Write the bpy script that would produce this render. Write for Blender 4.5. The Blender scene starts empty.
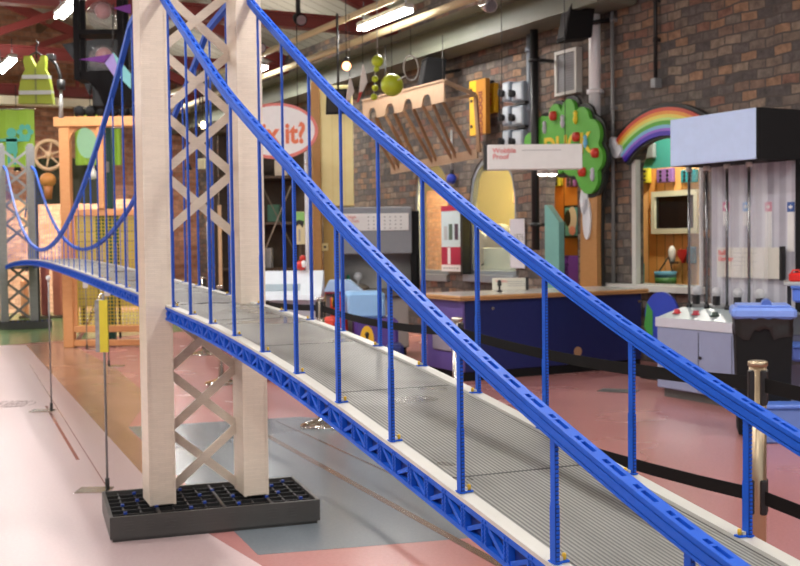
import bpy, math, random
from mathutils import Vector, Matrix
random.seed(7)
PI = math.pi
sc = bpy.context.scene
COL = sc.collection
R = math.radians

# ------------------------------------------------------------------ camera
F = 1111.0
HC = 1.40
PITCH = math.atan(43.0 / F)
ROLL = R(0.7)
_f = Vector((0, math.cos(PITCH), -math.sin(PITCH)))
_r = Vector((1, 0, 0))
_u = _r.cross(_f)
_rr = _r * math.cos(ROLL) - _u * math.sin(ROLL)
_uu = _u * math.cos(ROLL) + _r * math.sin(ROLL)
CAM = Vector((0, 0, HC))
cam_d = bpy.data.cameras.new('camera')
cam = bpy.data.objects.new('camera', cam_d)
COL.objects.link(cam)
M3 = Matrix((_rr, _uu, -_f)).transposed()
cam.matrix_world = Matrix.Translation(CAM) @ M3.to_4x4()
cam_d.sensor_width = 36.0
cam_d.lens = F * 36.0 / 800.0
cam_d.clip_end = 200
cam_d.clip_start = 0.02
cam_d.dof.use_dof = True
cam_d.dof.focus_distance = 2.5
cam_d.dof.aperture_fstop = 10.0
sc.camera = cam


def ray(px, py):
    return _f + _rr * ((px - 400.0) / F) + _uu * ((283.0 - py) / F)


def at(px, py, Y):
    d = ray(px, py)
    return CAM + d * (Y / d.y)


def onfloor(px, py, z=0.0):
    d = ray(px, py)
    return CAM + d * ((z - HC) / d.z)


# frames: the brick wall on the right (x right along it, y into it) ---------
PHI = R(28.0)
P_WALL = 8.3
WROT = -(PI / 2 - PHI)
WO = Vector((P_WALL * math.cos(PHI), P_WALL * math.sin(PHI), 0))
WX = Vector((math.sin(PHI), -math.cos(PHI), 0))
WY = Vector((math.cos(PHI), math.sin(PHI), 0))


def wpt(lx, ly, z):
    return WO + WX * lx + WY * ly + Vector((0, 0, z))


def LW(px, py, off=0.0):
    """pixel -> (along wall, height) on the vertical plane OFF in front of the brick wall"""
    d = ray(px, py)
    t = ((WO - WY * off) - CAM).dot(WY) / d.dot(WY)
    p = CAM + d * t - WO
    return p.dot(WX), p.z


def wloc(p):
    q = p - WO
    return q.dot(WX), q.dot(WY), q.z


# ------------------------------------------------------------------ mesh builder
class MB:
    def __init__(self):
        self.v = []
        self.f = []
        self.m = []
        self.sm = []

    def add(self, vs, fs, mi=0, smooth=False):
        o = len(self.v)
        self.v += [tuple(q) for q in vs]
        for q in fs:
            self.f.append([o + i for i in q])
            self.m.append(mi)
            self.sm.append(smooth)
        return self

    def box(self, x0, x1, y0, y1, z0, z1, mi=0):
        x0, x1 = min(x0, x1), max(x0, x1)
        y0, y1 = min(y0, y1), max(y0, y1)
        z0, z1 = min(z0, z1), max(z0, z1)
        v = [(x0, y0, z0), (x1, y0, z0), (x1, y1, z0), (x0, y1, z0), (x0, y0, z1), (x1, y0, z1), (x1, y1, z1), (x0, y1, z1)]
        return self.add(v, [(0, 3, 2, 1), (4, 5, 6, 7), (0, 1, 5, 4), (1, 2, 6, 5), (2, 3, 7, 6), (3, 0, 4, 7)], mi)

    def bbox(self, x0, x1, y0, y1, z0, z1, b=0.01, mi=0):
        """box with chamfered edges"""
        x0, x1 = min(x0, x1), max(x0, x1)
        y0, y1 = min(y0, y1), max(y0, y1)
        z0, z1 = min(z0, z1), max(z0, z1)
        b = min(b, (x1 - x0) / 2.01, (y1 - y0) / 2.01, (z1 - z0) / 2.01)
        vs = []
        for z, i in ((z0, b), (z0 + b, 0), (z1 - b, 0), (z1, b)):
            a0, a1, c0, c1 = x0 + i, x1 - i, y0 + i, y1 - i
            vs += [(a0 + b, c0, z), (a1 - b, c0, z), (a1, c0 + b, z), (a1, c1 - b, z), (a1 - b, c1, z), (a0 + b, c1, z), (a0, c1 - b, z), (a0, c0 + b, z)]
        fs = [tuple(range(7, -1, -1)), tuple(range(24, 32))]
        for k in range(3):
            for j in range(8):
                a, c = k * 8 + j, k * 8 + (j + 1) % 8
                fs.append((a, c, c + 8, a + 8))
        return self.add(vs, fs, mi)

    def bar(self, a, b, w, h=None, mi=0, up=(0, 0, 1)):
        """box from a to b; w wide, h along 'up'"""
        h = w if h is None else h
        a, b = Vector(a), Vector(b)
        d = (b - a).normalized()
        u = Vector(up)
        if abs(d.dot(u)) > .98:
            u = Vector((1, 0, 0)) if abs(d.x) < .9 else Vector((0, 1, 0))
        s = d.cross(u).normalized()
        u = s.cross(d).normalized()
        s *= w / 2
        u *= h / 2
        v = [a - s - u, a + s - u, a + s + u, a - s + u, b - s - u, b + s - u, b + s + u, b - s + u]
        return self.add(v, [(0, 1, 2, 3), (7, 6, 5, 4), (0, 4, 5, 1), (1, 5, 6, 2), (2, 6, 7, 3), (3, 7, 4, 0)], mi)

    def tube(self, pts, r, n=12, mi=0, caps=True):
        pts = [Vector(p) for p in pts]
        rs = r if isinstance(r, (list, tuple)) else [r] * len(pts)
        vs, fs = [], []
        ref = None
        for i, p in enumerate(pts):
            d = (pts[min(i + 1, len(pts) - 1)] - pts[max(i - 1, 0)]).normalized()
            if ref is None:
                ref = Vector((0, 0, 1)) if abs(d.z) < .9 else Vector((1, 0, 0))
            s = d.cross(ref).normalized()
            u = s.cross(d).normalized()
            ref = u
            for k in range(n):
                a = 2 * PI * k / n
                vs.append(p + (s * math.cos(a) + u * math.sin(a)) * rs[i])
        for i in range(len(pts) - 1):
            for k in range(n):
                a, b = i * n + k, i * n + (k + 1) % n
                fs.append((a, b, b + n, a + n))
        self.add(vs, fs, mi, True)
        if caps:
            o = len(self.v) - len(vs)
            self.f.append([o + k for k in range(n - 1, -1, -1)]); self.m.append(mi); self.sm.append(False)
            self.f.append([o + (len(pts) - 1) * n + k for k in range(n)]); self.m.append(mi); self.sm.append(False)
        return self

    def lathe(self, prof, c=(0, 0, 0), n=24, mi=0, smooth=True):
        """profile [(r, z)] turned about the vertical through c"""
        vs, fs = [], []
        for r, z in prof:
            for k in range(n):
                a = 2 * PI * k / n
                vs.append((c[0] + r * math.cos(a), c[1] + r * math.sin(a), c[2] + z))
        for i in range(len(prof) - 1):
            for k in range(n):
                a, b = i * n + k, i * n + (k + 1) % n
                fs.append((a, b, b + n, a + n))
        fs.append(tuple(range(n - 1, -1, -1)))
        o = (len(prof) - 1) * n
        fs.append(tuple(o + k for k in range(n)))
        return self.add(vs, fs, mi, smooth)

    def ball(self, c, r, n=18, mi=0, sz=1.0):
        prof = []
        m = n // 2
        for i in range(m + 1):
            a = -PI / 2 + PI * i / m
            prof.append((max(1e-4, r * math.cos(a)), r * sz * math.sin(a)))
        return self.lathe(prof, c, n, mi)

    def prism(self, poly, axis, a0, a1, mi=0):
        """2-D polygon (counter-clockwise) pushed along axis: 'y' -> poly is (x, z); 'x' -> (y, z); 'z' -> (x, y)"""
        def P(q, a):
            return {'y': (q[0], a, q[1]), 'x': (a, q[0], q[1]), 'z': (q[0], q[1], a)}[axis]
        n = len(poly)
        vs = [P(q, a0) for q in poly] + [P(q, a1) for q in poly]
        fs = [tuple(range(n)), tuple(range(2 * n - 1, n - 1, -1))]
        fs += [(i, i + n, (i + 1) % n + n, (i + 1) % n) for i in range(n)]
        return self.add(vs, fs, mi)

    def ribbon(self, curve, w0, w1, mi=0):
        """closed swept strip: curve is a list of (p_lo, p_hi) pairs of 3-D points giving a band; w0/w1 = two offset vectors (thickness)"""
        return self

    def mesh(self, name, mats, smooth=None):
        me = bpy.data.meshes.new(name)
        me.from_pydata(self.v, [], self.f)
        for m in (mats if isinstance(mats, (list, tuple)) else [mats]):
            me.materials.append(m)
        me.polygons.foreach_set('material_index', self.m)
        me.polygons.foreach_set('use_smooth', self.sm if smooth is None else [smooth] * len(self.f))
        me.update()
        import bmesh
        bm = bmesh.new()
        bm.from_mesh(me)
        bmesh.ops.recalc_face_normals(bm, faces=bm.faces)
        bm.to_mesh(me)
        bm.free()
        return me

    def build(self, name, mats, parent=None, loc=(0, 0, 0), rz=0.0):
        o = bpy.data.objects.new(name, self.mesh(name, mats))
        COL.objects.link(o)
        o.location = loc
        o.rotation_euler = (0, 0, rz)
        if parent is not None:
            o.parent = parent
        return o


def tag(o, label=None, cat=None, group=None, kind=None):
    if label: o['label'] = label
    if cat: o['category'] = cat
    if group: o['group'] = group
    if kind: o['kind'] = kind
    return o


def thing(name, label, cat, loc=(0, 0, 0), rz=0.0, group=None):
    o = bpy.data.objects.new(name, None)
    o.empty_display_size = .1
    COL.objects.link(o)
    o.location = loc
    o.rotation_euler = (0, 0, rz)
    return tag(o, label, cat, group)


def struct(mb, name, mats, loc=(0, 0, 0), rz=0.0):
    return tag(mb.build(name, mats, None, loc, rz), kind='structure')


def copy_tree(o, parent=None):
    c = o.copy()
    COL.objects.link(c)
    if parent is not None:
        c.parent = parent
    for ch in list(o.children):
        copy_tree(ch, c)
    return c


FONT = None


def text(body, size, mat, parent, loc, rot, name='lettering', ext=0.002, align='LEFT', bold=0.0, sx=1.0):
    cu = bpy.data.curves.new('lettering', 'FONT')
    cu.body = body
    cu.size = size
    cu.extrude = ext
    cu.align_x = align
    cu.offset = bold
    cu.space_line = 0.85
    tmp = bpy.data.objects.new('lettering_curve', cu)
    COL.objects.link(tmp)
    dg = bpy.context.evaluated_depsgraph_get()
    me = bpy.data.meshes.new_from_object(tmp.evaluated_get(dg))
    bpy.data.objects.remove(tmp)
    bpy.data.curves.remove(cu)
    me.materials.clear()
    me.materials.append(mat)
    o = bpy.data.objects.new(name, me)
    COL.objects.link(o)
    o.location = loc
    o.rotation_euler = rot
    o.scale = (sx, 1, 1)
    if parent is not None:
        o.parent = parent
    return o


# ------------------------------------------------------------------ materials
def newmat(name):
    m = bpy.data.materials.new(name)
    m.use_nodes = True
    nt = m.node_tree
    return m, nt, nt.nodes['Principled BSDF']


def N(nt, kind, **kw):
    n = nt.nodes.new(kind)
    for k, v in kw.items():
        if k.startswith('i_'):
            n.inputs[k[2:].replace('_', ' ')].default_value = v
        else:
            setattr(n, k, v)
    return n


def mat(name, col, rough=.5, metal=0.0, spec=.5, var=.06, scale=14.0, bump=0.0, coat=0.0):
    """plain painted / plastic surface with a little procedural unevenness"""
    m, nt, b = newmat(name)
    tc = N(nt, 'ShaderNodeTexCoord')
    no = N(nt, 'ShaderNodeTexNoise', i_Scale=scale, i_Detail=3.0)
    nt.links.new(tc.outputs['Object'], no.inputs['Vector'])
    mx = N(nt, 'ShaderNodeMix', data_type='RGBA')
    c = Vector(col[:3])
    mx.inputs[6].default_value = (*(c * (1 - var)), 1)
    mx.inputs[7].default_value = (*[min(1, q * (1 + var)) for q in c], 1)
    nt.links.new(no.outputs['Fac'], mx.inputs[0])
    nt.links.new(mx.outputs[2], b.inputs['Base Color'])
    b.inputs['Roughness'].default_value = rough
    b.inputs['Metallic'].default_value = metal
    b.inputs['Specular IOR Level'].default_value = spec
    b.inputs['Coat Weight'].default_value = coat
    if bump:
        bp = N(nt, 'ShaderNodeBump', i_Strength=bump, i_Distance=.01)
        nt.links.new(no.outputs['Fac'], bp.inputs['Height'])
        nt.links.new(bp.outputs['Normal'], b.inputs['Normal'])
    return m


def emis(name, col, strength):
    m, nt, b = newmat(name)
    b.inputs['Base Color'].default_value = (*col, 1)
    b.inputs['Emission Color'].default_value = (*col, 1)
    b.inputs['Emission Strength'].default_value = strength
    return m


def brickmat(name, stops, mortar, bw=.26, bh=.095, ms=.011, axes='xz', rough=.85, bump=.6, blotch=.38, wob=.03):
    m, nt, b = newmat(name)
    L = nt.links.new
    tc = N(nt, 'ShaderNodeTexCoord')
    sx = N(nt, 'ShaderNodeSeparateXYZ')
    # wobble the courses a little
    nz = N(nt, 'ShaderNodeTexNoise', i_Scale=3.0, i_Detail=2.0)
    L(tc.outputs['Object'], nz.inputs['Vector'])
    ad = N(nt, 'ShaderNodeMixRGB', blend_type='LINEAR_LIGHT')
    ad.inputs[0].default_value = wob
    L(tc.outputs['Object'], ad.inputs[1])
    L(nz.outputs['Color'], ad.inputs[2])
    L(ad.outputs[0], sx.inputs[0])
    cb = N(nt, 'ShaderNodeCombineXYZ')
    L(sx.outputs[axes[0].upper()], cb.inputs['X'])
    L(sx.outputs[axes[1].upper()], cb.inputs['Y'])
    br = N(nt, 'ShaderNodeTexBrick')
    br.offset = .5
    br.inputs['Scale'].default_value = 1.0
    br.inputs['Brick Width'].default_value = bw
    br.inputs['Row Height'].default_value = bh
    br.inputs['Mortar Size'].default_value = ms
    br.inputs['Mortar Smooth'].default_value = .3
    L(cb.outputs[0], br.inputs['Vector'])

    def mth(op, a, c=None):
        n = N(nt, 'ShaderNodeMath', operation=op)
        for i, q in enumerate((a, c)):
            if q is None: continue
            if isinstance(q, (int, float)): n.inputs[i].default_value = q
            else: L(q, n.inputs[i])
        return n.outputs[0]
    row = mth('FLOOR', mth('DIVIDE', sx.outputs[axes[1].upper()], bh))
    par = mth('FLOORED_MODULO', row, 2.0)
    sh = mth('MULTIPLY', mth('SUBTRACT', 1.0, par), bw * .5)
    colm = mth('FLOOR', mth('DIVIDE', mth('ADD', sx.outputs[axes[0].upper()], sh), bw))
    c2 = N(nt, 'ShaderNodeCombineXYZ')
    L(row, c2.inputs[0]); L(colm, c2.inputs[1])
    wn = N(nt, 'ShaderNodeTexWhiteNoise', noise_dimensions='2D')
    L(c2.outputs[0], wn.inputs['Vector'])
    cr = N(nt, 'ShaderNodeValToRGB')
    cr.color_ramp.interpolation = 'CONSTANT'
    while len(cr.color_ramp.elements) < len(stops):
        cr.color_ramp.elements.new(.5)
    for i, c in enumerate(stops):
        cr.color_ramp.elements[i].position = i / len(stops)
        cr.color_ramp.elements[i].color = (*c, 1)
    L(wn.outputs['Value'], cr.inputs['Fac'])
    n2 = N(nt, 'ShaderNodeTexNoise', i_Scale=9.0, i_Detail=6.0, i_Roughness=.7)
    L(tc.outputs['Object'], n2.inputs['Vector'])
    mr = N(nt, 'ShaderNodeMapRange')
    mr.inputs[1].default_value = .3; mr.inputs[2].default_value = .7
    mr.inputs[3].default_value = 1 - blotch; mr.inputs[4].default_value = 1 + blotch
    L(n2.outputs['Fac'], mr.inputs[0])
    mu = N(nt, 'ShaderNodeMix', data_type='RGBA', blend_type='MULTIPLY')
    mu.inputs[0].default_value = 1.0
    L(cr.outputs[0], mu.inputs[6]); L(mr.outputs[0], mu.inputs[7])
    mo = N(nt, 'ShaderNodeMix', data_type='RGBA')
    L(br.outputs['Fac'], mo.inputs[0])
    L(mu.outputs[2], mo.inputs[6])
    mo.inputs[7].default_value = (*mortar, 1)
    L(mo.outputs[2], b.inputs['Base Color'])
    b.inputs['Roughness'].default_value = rough
    b.inputs['Specular IOR Level'].default_value = .25
    hh = mth('SUBTRACT', mth('MULTIPLY', n2.outputs['Fac'], .5), br.outputs['Fac'])
    bp = N(nt, 'ShaderNodeBump', i_Strength=bump, i_Distance=.02)
    L(hh, bp.inputs['Height'])
    L(bp.outputs['Normal'], b.inputs['Normal'])
    return m


def stripemat(name, c1, c2, axis, pitch, duty=.5, rough=.35, bump=.0, spec=.5, metal=0.0, rvar=0.0):
    """alternating stripes across an object axis (planks, ribs, corrugations)"""
    m, nt, b = newmat(name)
    L = nt.links.new
    tc = N(nt, 'ShaderNodeTexCoord')
    sx = N(nt, 'ShaderNodeSeparateXYZ')
    L(tc.outputs['Object'], sx.inputs[0])
    d = N(nt, 'ShaderNodeMath', operation='DIVIDE'); d.inputs[1].default_value = pitch
    L(sx.outputs[axis.upper()], d.inputs[0])
    fr = N(nt, 'ShaderNodeMath', operation='FRACT')
    L(d.outputs[0], fr.inputs[0])
    pp = N(nt, 'ShaderNodeMath', operation='PINGPONG'); pp.inputs[1].default_value = .5
    L(d.outputs[0], pp.inputs[0])
    mr = N(nt, 'ShaderNodeMapRange', interpolation_type='SMOOTHSTEP')
    mr.inputs[1].default_value = duty * .5 - .08; mr.inputs[2].default_value = duty * .5 + .08
    L(pp.outputs[0], mr.inputs[0])
    no = N(nt, 'ShaderNodeTexNoise', i_Scale=6.0, i_Detail=4.0)
    L(tc.outputs['Object'], no.inputs['Vector'])
    mx = N(nt, 'ShaderNodeMix', data_type='RGBA')
    mx.inputs[6].default_value = (*c1, 1); mx.inputs[7].default_value = (*c2, 1)
    L(mr.outputs[0], mx.inputs[0])
    mu = N(nt, 'ShaderNodeMix', data_type='RGBA', blend_type='OVERLAY')
    mu.inputs[0].default_value = .25
    L(mx.outputs[2], mu.inputs[6]); L(no.outputs['Fac'], mu.inputs[7])
    L(mu.outputs[2], b.inputs['Base Color'])
    b.inputs['Roughness'].default_value = rough
    b.inputs['Specular IOR Level'].default_value = spec
    b.inputs['Metallic'].default_value = metal
    if rvar:
        n3 = N(nt, 'ShaderNodeTexNoise', i_Scale=2.6, i_Detail=2.0)
        L(tc.outputs['Object'], n3.inputs['Vector'])
        m3 = N(nt, 'ShaderNodeMapRange')
        m3.inputs[1].default_value = .30; m3.inputs[2].default_value = .44
        m3.inputs[3].default_value = max(.05, rough - rvar); m3.inputs[4].default_value = rough
        L(n3.outputs['Fac'], m3.inputs[0]); L(m3.outputs[0], b.inputs['Roughness'])
    if bump:
        bp = N(nt, 'ShaderNodeBump', i_Strength=bump, i_Distance=.004)
        L(mr.outputs[0], bp.inputs['Height'])
        L(bp.outputs['Normal'], b.inputs['Normal'])
    return m


def plankmat(name, stops, axis, pitch, rough=.5):
    """planks of random tone with grain"""
    m, nt, b = newmat(name)
    L = nt.links.new
    tc = N(nt, 'ShaderNodeTexCoord')
    sx = N(nt, 'ShaderNodeSeparateXYZ')
    L(tc.outputs['Object'], sx.inputs[0])
    d = N(nt, 'ShaderNodeMath', operation='DIVIDE'); d.inputs[1].default_value = pitch
    L(sx.outputs[axis.upper()], d.inputs[0])
    fl = N(nt, 'ShaderNodeMath', operation='FLOOR'); L(d.outputs[0], fl.inputs[0])
    wn = N(nt, 'ShaderNodeTexWhiteNoise', noise_dimensions='1D'); L(fl.outputs[0], wn.inputs['W'])
    cr = N(nt, 'ShaderNodeValToRGB')
    while len(cr.color_ramp.elements) < len(stops):
        cr.color_ramp.elements.new(.5)
    for i, c in enumerate(stops):
        cr.color_ramp.elements[i].position = i / max(1, len(stops) - 1)
        cr.color_ramp.elements[i].color = (*c, 1)
    L(wn.outputs['Value'], cr.inputs['Fac'])
    pp = N(nt, 'ShaderNodeMath', operation='PINGPONG'); pp.inputs[1].default_value = .5
    L(d.outputs[0], pp.inputs[0])
    lt = N(nt, 'ShaderNodeMath', operation='LESS_THAN'); lt.inputs[1].default_value = .035
    L(pp.outputs[0], lt.inputs[0])
    mx = N(nt, 'ShaderNodeMix', data_type='RGBA')
    L(lt.outputs[0], mx.inputs[0]); L(cr.outputs[0], mx.inputs[6])
    mx.inputs[7].default_value = (*(Vector(stops[0]) * .35), 1)
    L(mx.outputs[2], b.inputs['Base Color'])
    b.inputs['Roughness'].default_value = rough
    return m


def woodmat(name, c1, c2, rough=.5, scale=(3, 3, 14)):
    m, nt, b = newmat(name)
    L = nt.links.new
    tc = N(nt, 'ShaderNodeTexCoord')
    mp = N(nt, 'ShaderNodeMapping'); mp.inputs['Scale'].default_value = scale
    L(tc.outputs['Object'], mp.inputs[0])
    no = N(nt, 'ShaderNodeTexNoise', i_Scale=4.0, i_Detail=6.0, i_Distortion=.6)
    L(mp.outputs[0], no.inputs['Vector'])
    mx = N(nt, 'ShaderNodeMix', data_type='RGBA')
    mx.inputs[6].default_value = (*c1, 1); mx.inputs[7].default_value = (*c2, 1)
    L(no.outputs['Fac'], mx.inputs[0]); L(mx.outputs[2], b.inputs['Base Color'])
    b.inputs['Roughness'].default_value = rough
    return m


def glassmat(name, col=(.95, .97, 1), rough=.03, alpha=.25, frosted=False):
    """thin clear sheet: mostly transparent, partly glossy"""
    m, nt, b = newmat(name)
    L = nt.links.new
    out = nt.nodes['Material Output']
    tr = N(nt, 'ShaderNodeBsdfTransparent'); tr.inputs[0].default_value = (*col, 1)
    b.inputs['Base Color'].default_value = (*col, 1)
    b.inputs['Roughness'].default_value = rough
    no = N(nt, 'ShaderNodeTexNoise', i_Scale=3.0)
    mr = N(nt, 'ShaderNodeMapRange')
    mr.inputs[3].default_value = alpha * .9; mr.inputs[4].default_value = alpha * 1.1
    L(no.outputs['Fac'], mr.inputs[0])
    ms = N(nt, 'ShaderNodeMixShader')
    L(mr.outputs[0], ms.inputs[0]); L(tr.outputs[0], ms.inputs[1]); L(b.outputs[0], ms.inputs[2])
    L(ms.outputs[0], out.inputs['Surface'])
    return m


def pchip(xs, ys):
    n = len(xs)
    h = [xs[i + 1] - xs[i] for i in range(n - 1)]
    dl = [(ys[i + 1] - ys[i]) / h[i] for i in range(n - 1)]
    d = [0.0] * n
    for i in range(1, n - 1):
        d[i] = (h[i] * dl[i - 1] + h[i - 1] * dl[i]) / (h[i] + h[i - 1])
    d[0], d[-1] = dl[0], dl[-1]

    def ev(x):
        i = 0
        while i < n - 2 and x > xs[i + 1]:
            i += 1
        t = (x - xs[i]) / h[i]
        a, b, c, e = ys[i], ys[i + 1], d[i] * h[i], d[i + 1] * h[i]
        return a * (1 + 2 * t) * (1 - t) ** 2 + c * t * (1 - t) ** 2 + b * t * t * (3 - 2 * t) + e * t * t * (t - 1)
    return ev
E_ROW = [40, 50, 55, 50]
E_FAR = .95
WARM = .5
ROOM = .8
AMB = .60
UPL = .4
EXPO = 0.55
# ------------------------------------------------------------------ shared materials
BLUE = mat('blue_brick_plastic', (.010, .095, .56), .48, var=.10, scale=30, spec=.22)
BLUE_D = mat('blue_brick_plastic_deep', (.010, .055, .36), .35, var=.12, scale=30)
BLUE_SHADE = mat('blue_plastic_shaded', (.006, .030, .20), .5)  # darker copy of the blue; carries shade as colour
WHITE_P = mat('white_brick_plastic', (.52, .51, .47), .4, var=.05, scale=20)
YELL = mat('yellow_stud_plastic', (.75, .45, .03), .35)
BLACK = mat('black_plastic', (.012, .012, .013), .45)
BLACK_M = mat('black_matt', (.010, .010, .011), .8, spec=.2)
GREYD = mat('dark_grey_plastic', (.052, .050, .047), .45, var=.12, scale=8)
CHROME = mat('polished_chrome', (.75, .74, .72), .08, 1.0)
STEEL = mat('brushed_steel', (.62, .58, .52), .25, 1.0)
BRASSY = mat('warm_brushed_steel', (.46, .37, .25), .34, .9)
WHITE = mat('white_paint', (.80, .79, .77), .45)
WHITE2 = mat('white_board', (.74, .74, .72), .5)
RED_T = mat('red_print', (.70, .05, .06), .5)
GREY_T = mat('grey_print', (.30, .30, .31), .6)

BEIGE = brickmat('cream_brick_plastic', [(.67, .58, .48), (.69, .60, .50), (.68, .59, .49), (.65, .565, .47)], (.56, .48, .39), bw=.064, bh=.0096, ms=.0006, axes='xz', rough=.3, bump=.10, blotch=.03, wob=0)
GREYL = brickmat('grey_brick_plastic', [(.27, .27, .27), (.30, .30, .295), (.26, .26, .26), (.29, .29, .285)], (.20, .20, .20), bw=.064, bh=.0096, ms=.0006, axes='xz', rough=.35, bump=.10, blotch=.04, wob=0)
DECKM = stripemat('ribbed_grey_deck_plates', (.085, .085, .080), (.255, .25, .225), 'x', .0105, .5, .40, .3, spec=.42, rvar=.26)

# ------------------------------------------------------------------ the model suspension bridge
BROT = R(22.5)
U1, U2 = 1.020, 1.455
bridge = thing('model_suspension_bridge', 'long blue and cream toy-brick suspension bridge with a ribbed grey deck, crossing the hall diagonally', 'model bridge', (0, 0, 0), BROT)

deck_z = pchip([-.6, .4, 1.742, 2.52, 3.3, 4.1, 5.38, 7.87, 10.6, 12.6, 15.5, 19.4, 21.5],
               [.52, .642, .810, .903, .987, 1.047, 1.098, 1.165, 1.215, 1.232, 1.200, 1.075, .98])
cab_side = pchip([-.6, .2, .8, 1.363, 1.742, 2.12, 2.52, 2.9, 3.3, 3.7, 4.1, 4.59, 5.0, 5.38, 5.56],
                 [.555, .70, .850, .968, 1.073, 1.19, 1.33, 1.47, 1.632, 1.79, 1.955, 2.19, 2.395, 2.59, 2.70])


def cab_main(s):
    if s < 6.35:
        return cab_side(5.56) + (1.355 + .033 * (6.35 - 12.57) ** 2 - cab_side(5.56)) * (s - 5.56) / (6.35 - 5.56)
    m = 12.57
    if s > 18.7:
        z0 = 1.355 + .033 * (18.7 - m) ** 2
        return z0 + (2.72 - z0) * (s - 18.7) / .9
    return 1.355 + .033 * (s - m) ** 2


def sweep(mb, zf, s_list, u0, u1, n0, n1, mi=0):
    """box strip following z = zf(s); n measured square to the curve"""
    vs, fs = [], []
    for s in s_list:
        e = .02
        dz = (zf(s + e) - zf(s - e)) / (2 * e)
        L = math.hypot(1, dz)
        ns, nz = -dz / L, 1 / L
        z = zf(s)
        for u, n in ((u0, n0), (u1, n0), (u1, n1), (u0, n1)):
            vs.append((u, s + ns * n, z + nz * n))
    k = len(s_list)
    for i in range(k - 1):
        for j in range(4):
            a, b = i * 4 + j, i * 4 + (j + 1) % 4
            fs.append((a, b, b + 4, a + 4))
    fs.append((3, 2, 1, 0))
    o = (k - 1) * 4
    fs.append((o, o + 1, o + 2, o + 3))
    mb.add(vs, fs, mi)


def frange(a, b, st):
    n = max(1, int(round((b - a) / st)))
    return [a + (b - a) * i / n for i in range(n + 1)]


PER = .096
CW = .0138


def cable(uc, name='cable'):
    mb = MB()
    # side span, slotted top plate
    a, b = -.6, 5.56
    fine = frange(a, b, .064)
    sweep(mb, cab_side, fine, uc - CW, uc - .0048, -.005, .003, 0)
    sweep(mb, cab_side, fine, uc + .0048, uc + CW, -.005, .003, 0)
    sweep(mb, cab_side, fine, uc - .0105, uc + .0105, -.008, -.005, 1)      # dark recess under the plate
    sweep(mb, cab_side, fine, uc - CW, uc + CW, -.022, -.008, 0)
    sweep(mb, cab_side, fine, uc - .0105, uc + .0105, -.0245, -.022, 1)
    sweep(mb, cab_side, fine, uc - CW, uc + CW, -.0300, -.0245, 0)
    s = a
    while s < b - PER:
        for q0, q1 in ((.041, .048), (.065, PER)):
            sweep(mb, cab_side, [s + q0 * .92, s + q1 * .92], uc - .0052, uc + .0052, -.005, .003, 0)
        s += PER * .92
    # main span
    fine = frange(5.56, 19.6, .16)
    sweep(mb, cab_main, fine, uc - CW, uc + CW, -.009, .003, 0)
    sweep(mb, cab_main, fine, uc - .0105, uc + .0105, -.012, -.009, 1)
    sweep(mb, cab_main, fine, uc - CW, uc + CW, -.030, -.012, 0)
    # far side span, running down behind the far tower
    far = lambda q: 2.72 - .5 * (q - 19.6)
    sweep(mb, far, frange(19.6, 21.2, .2), uc - CW, uc + CW, -.030, .003, 0)
    return mb.build(name, [BLUE, BLUE_D], bridge)


cable(U1)
cable(U2)

# deck ------------------------------------------------------------------
mb = MB()
sweep(mb, deck_z, frange(-.6, 21.5, .12), U1 + .022, U2 - .022, -.030, -.0085, 0)
mb.build('deck', [DECKM], bridge)
for s in frange(-.2, 21.0, .82):
    mb = MB()
    sweep(mb, deck_z, [s, s + .006], U1 + .027, U2 - .027, -.0085, -.0078, 0)
    mb.build('deck_joint', [BLACK], bridge)
for uo, ui in ((U1 - .012, U1 + .024), (U2 + .012, U2 - .024)):
    mb = MB()
    sweep(mb, deck_z, frange(-.6, 21.5, .096), min(uo, ui), max(uo, ui), -.009, 0, 0)
    mb.build('kerb', [WHITE_P], bridge)




def truss(uc, inn):
    mb = MB()
    w = .008
    h = .074
    fine = frange(-.6, 21.5, .096)
    sweep(mb, deck_z, fine, uc - w, uc + w, -.022, -.009, 0)
    sweep(mb, deck_z, fine, uc - w, uc + w, -h, -h + .011, 0)
    sgn = 1
    for i, s in enumerate(fine[:-1]):
        z0, z1 = deck_z(s), deck_z(s + PER)
        mb.box(uc - w, uc + w, s, s + .008, z0 - h + .01, z0 - .02)
        mb.box(uc - w, uc + w, s + .014, s + .022, z0 - h + .01, z0 - .02)
        p = (uc, s + .022, z0 - h + .012) if sgn > 0 else (uc, s + .022, z0 - .026)
        q = (uc, s + PER, z1 - .026) if sgn > 0 else (uc, s + PER, z1 - h + .012)
        mb.bar(p, q, .010, .010)
        if s < 6:          # studs on the posts
            for k in range(6):
                zz = z0 - h + .014 + k * .0085
                mb.box(uc - w - .0016, uc - w, s + .0015, s + .0065, zz, zz + .005)
                mb.box(uc - w - .0016, uc - w, s + .0155, s + .0205, zz, zz + .005)
        sgn = -sgn
    sweep(mb, deck_z, fine, uc + inn * w * .8, uc + inn * (w * .8 + .003), -h + .004, -.010, 1)  # added dark backing plate; stands in for shade inside the lattice
    return mb.build('truss', [BLUE, BLUE_SHADE], bridge)


truss(U1 - .004, 1)
truss(U2 + .004, -1)

# hangers ---------------------------------------------------------------


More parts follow.
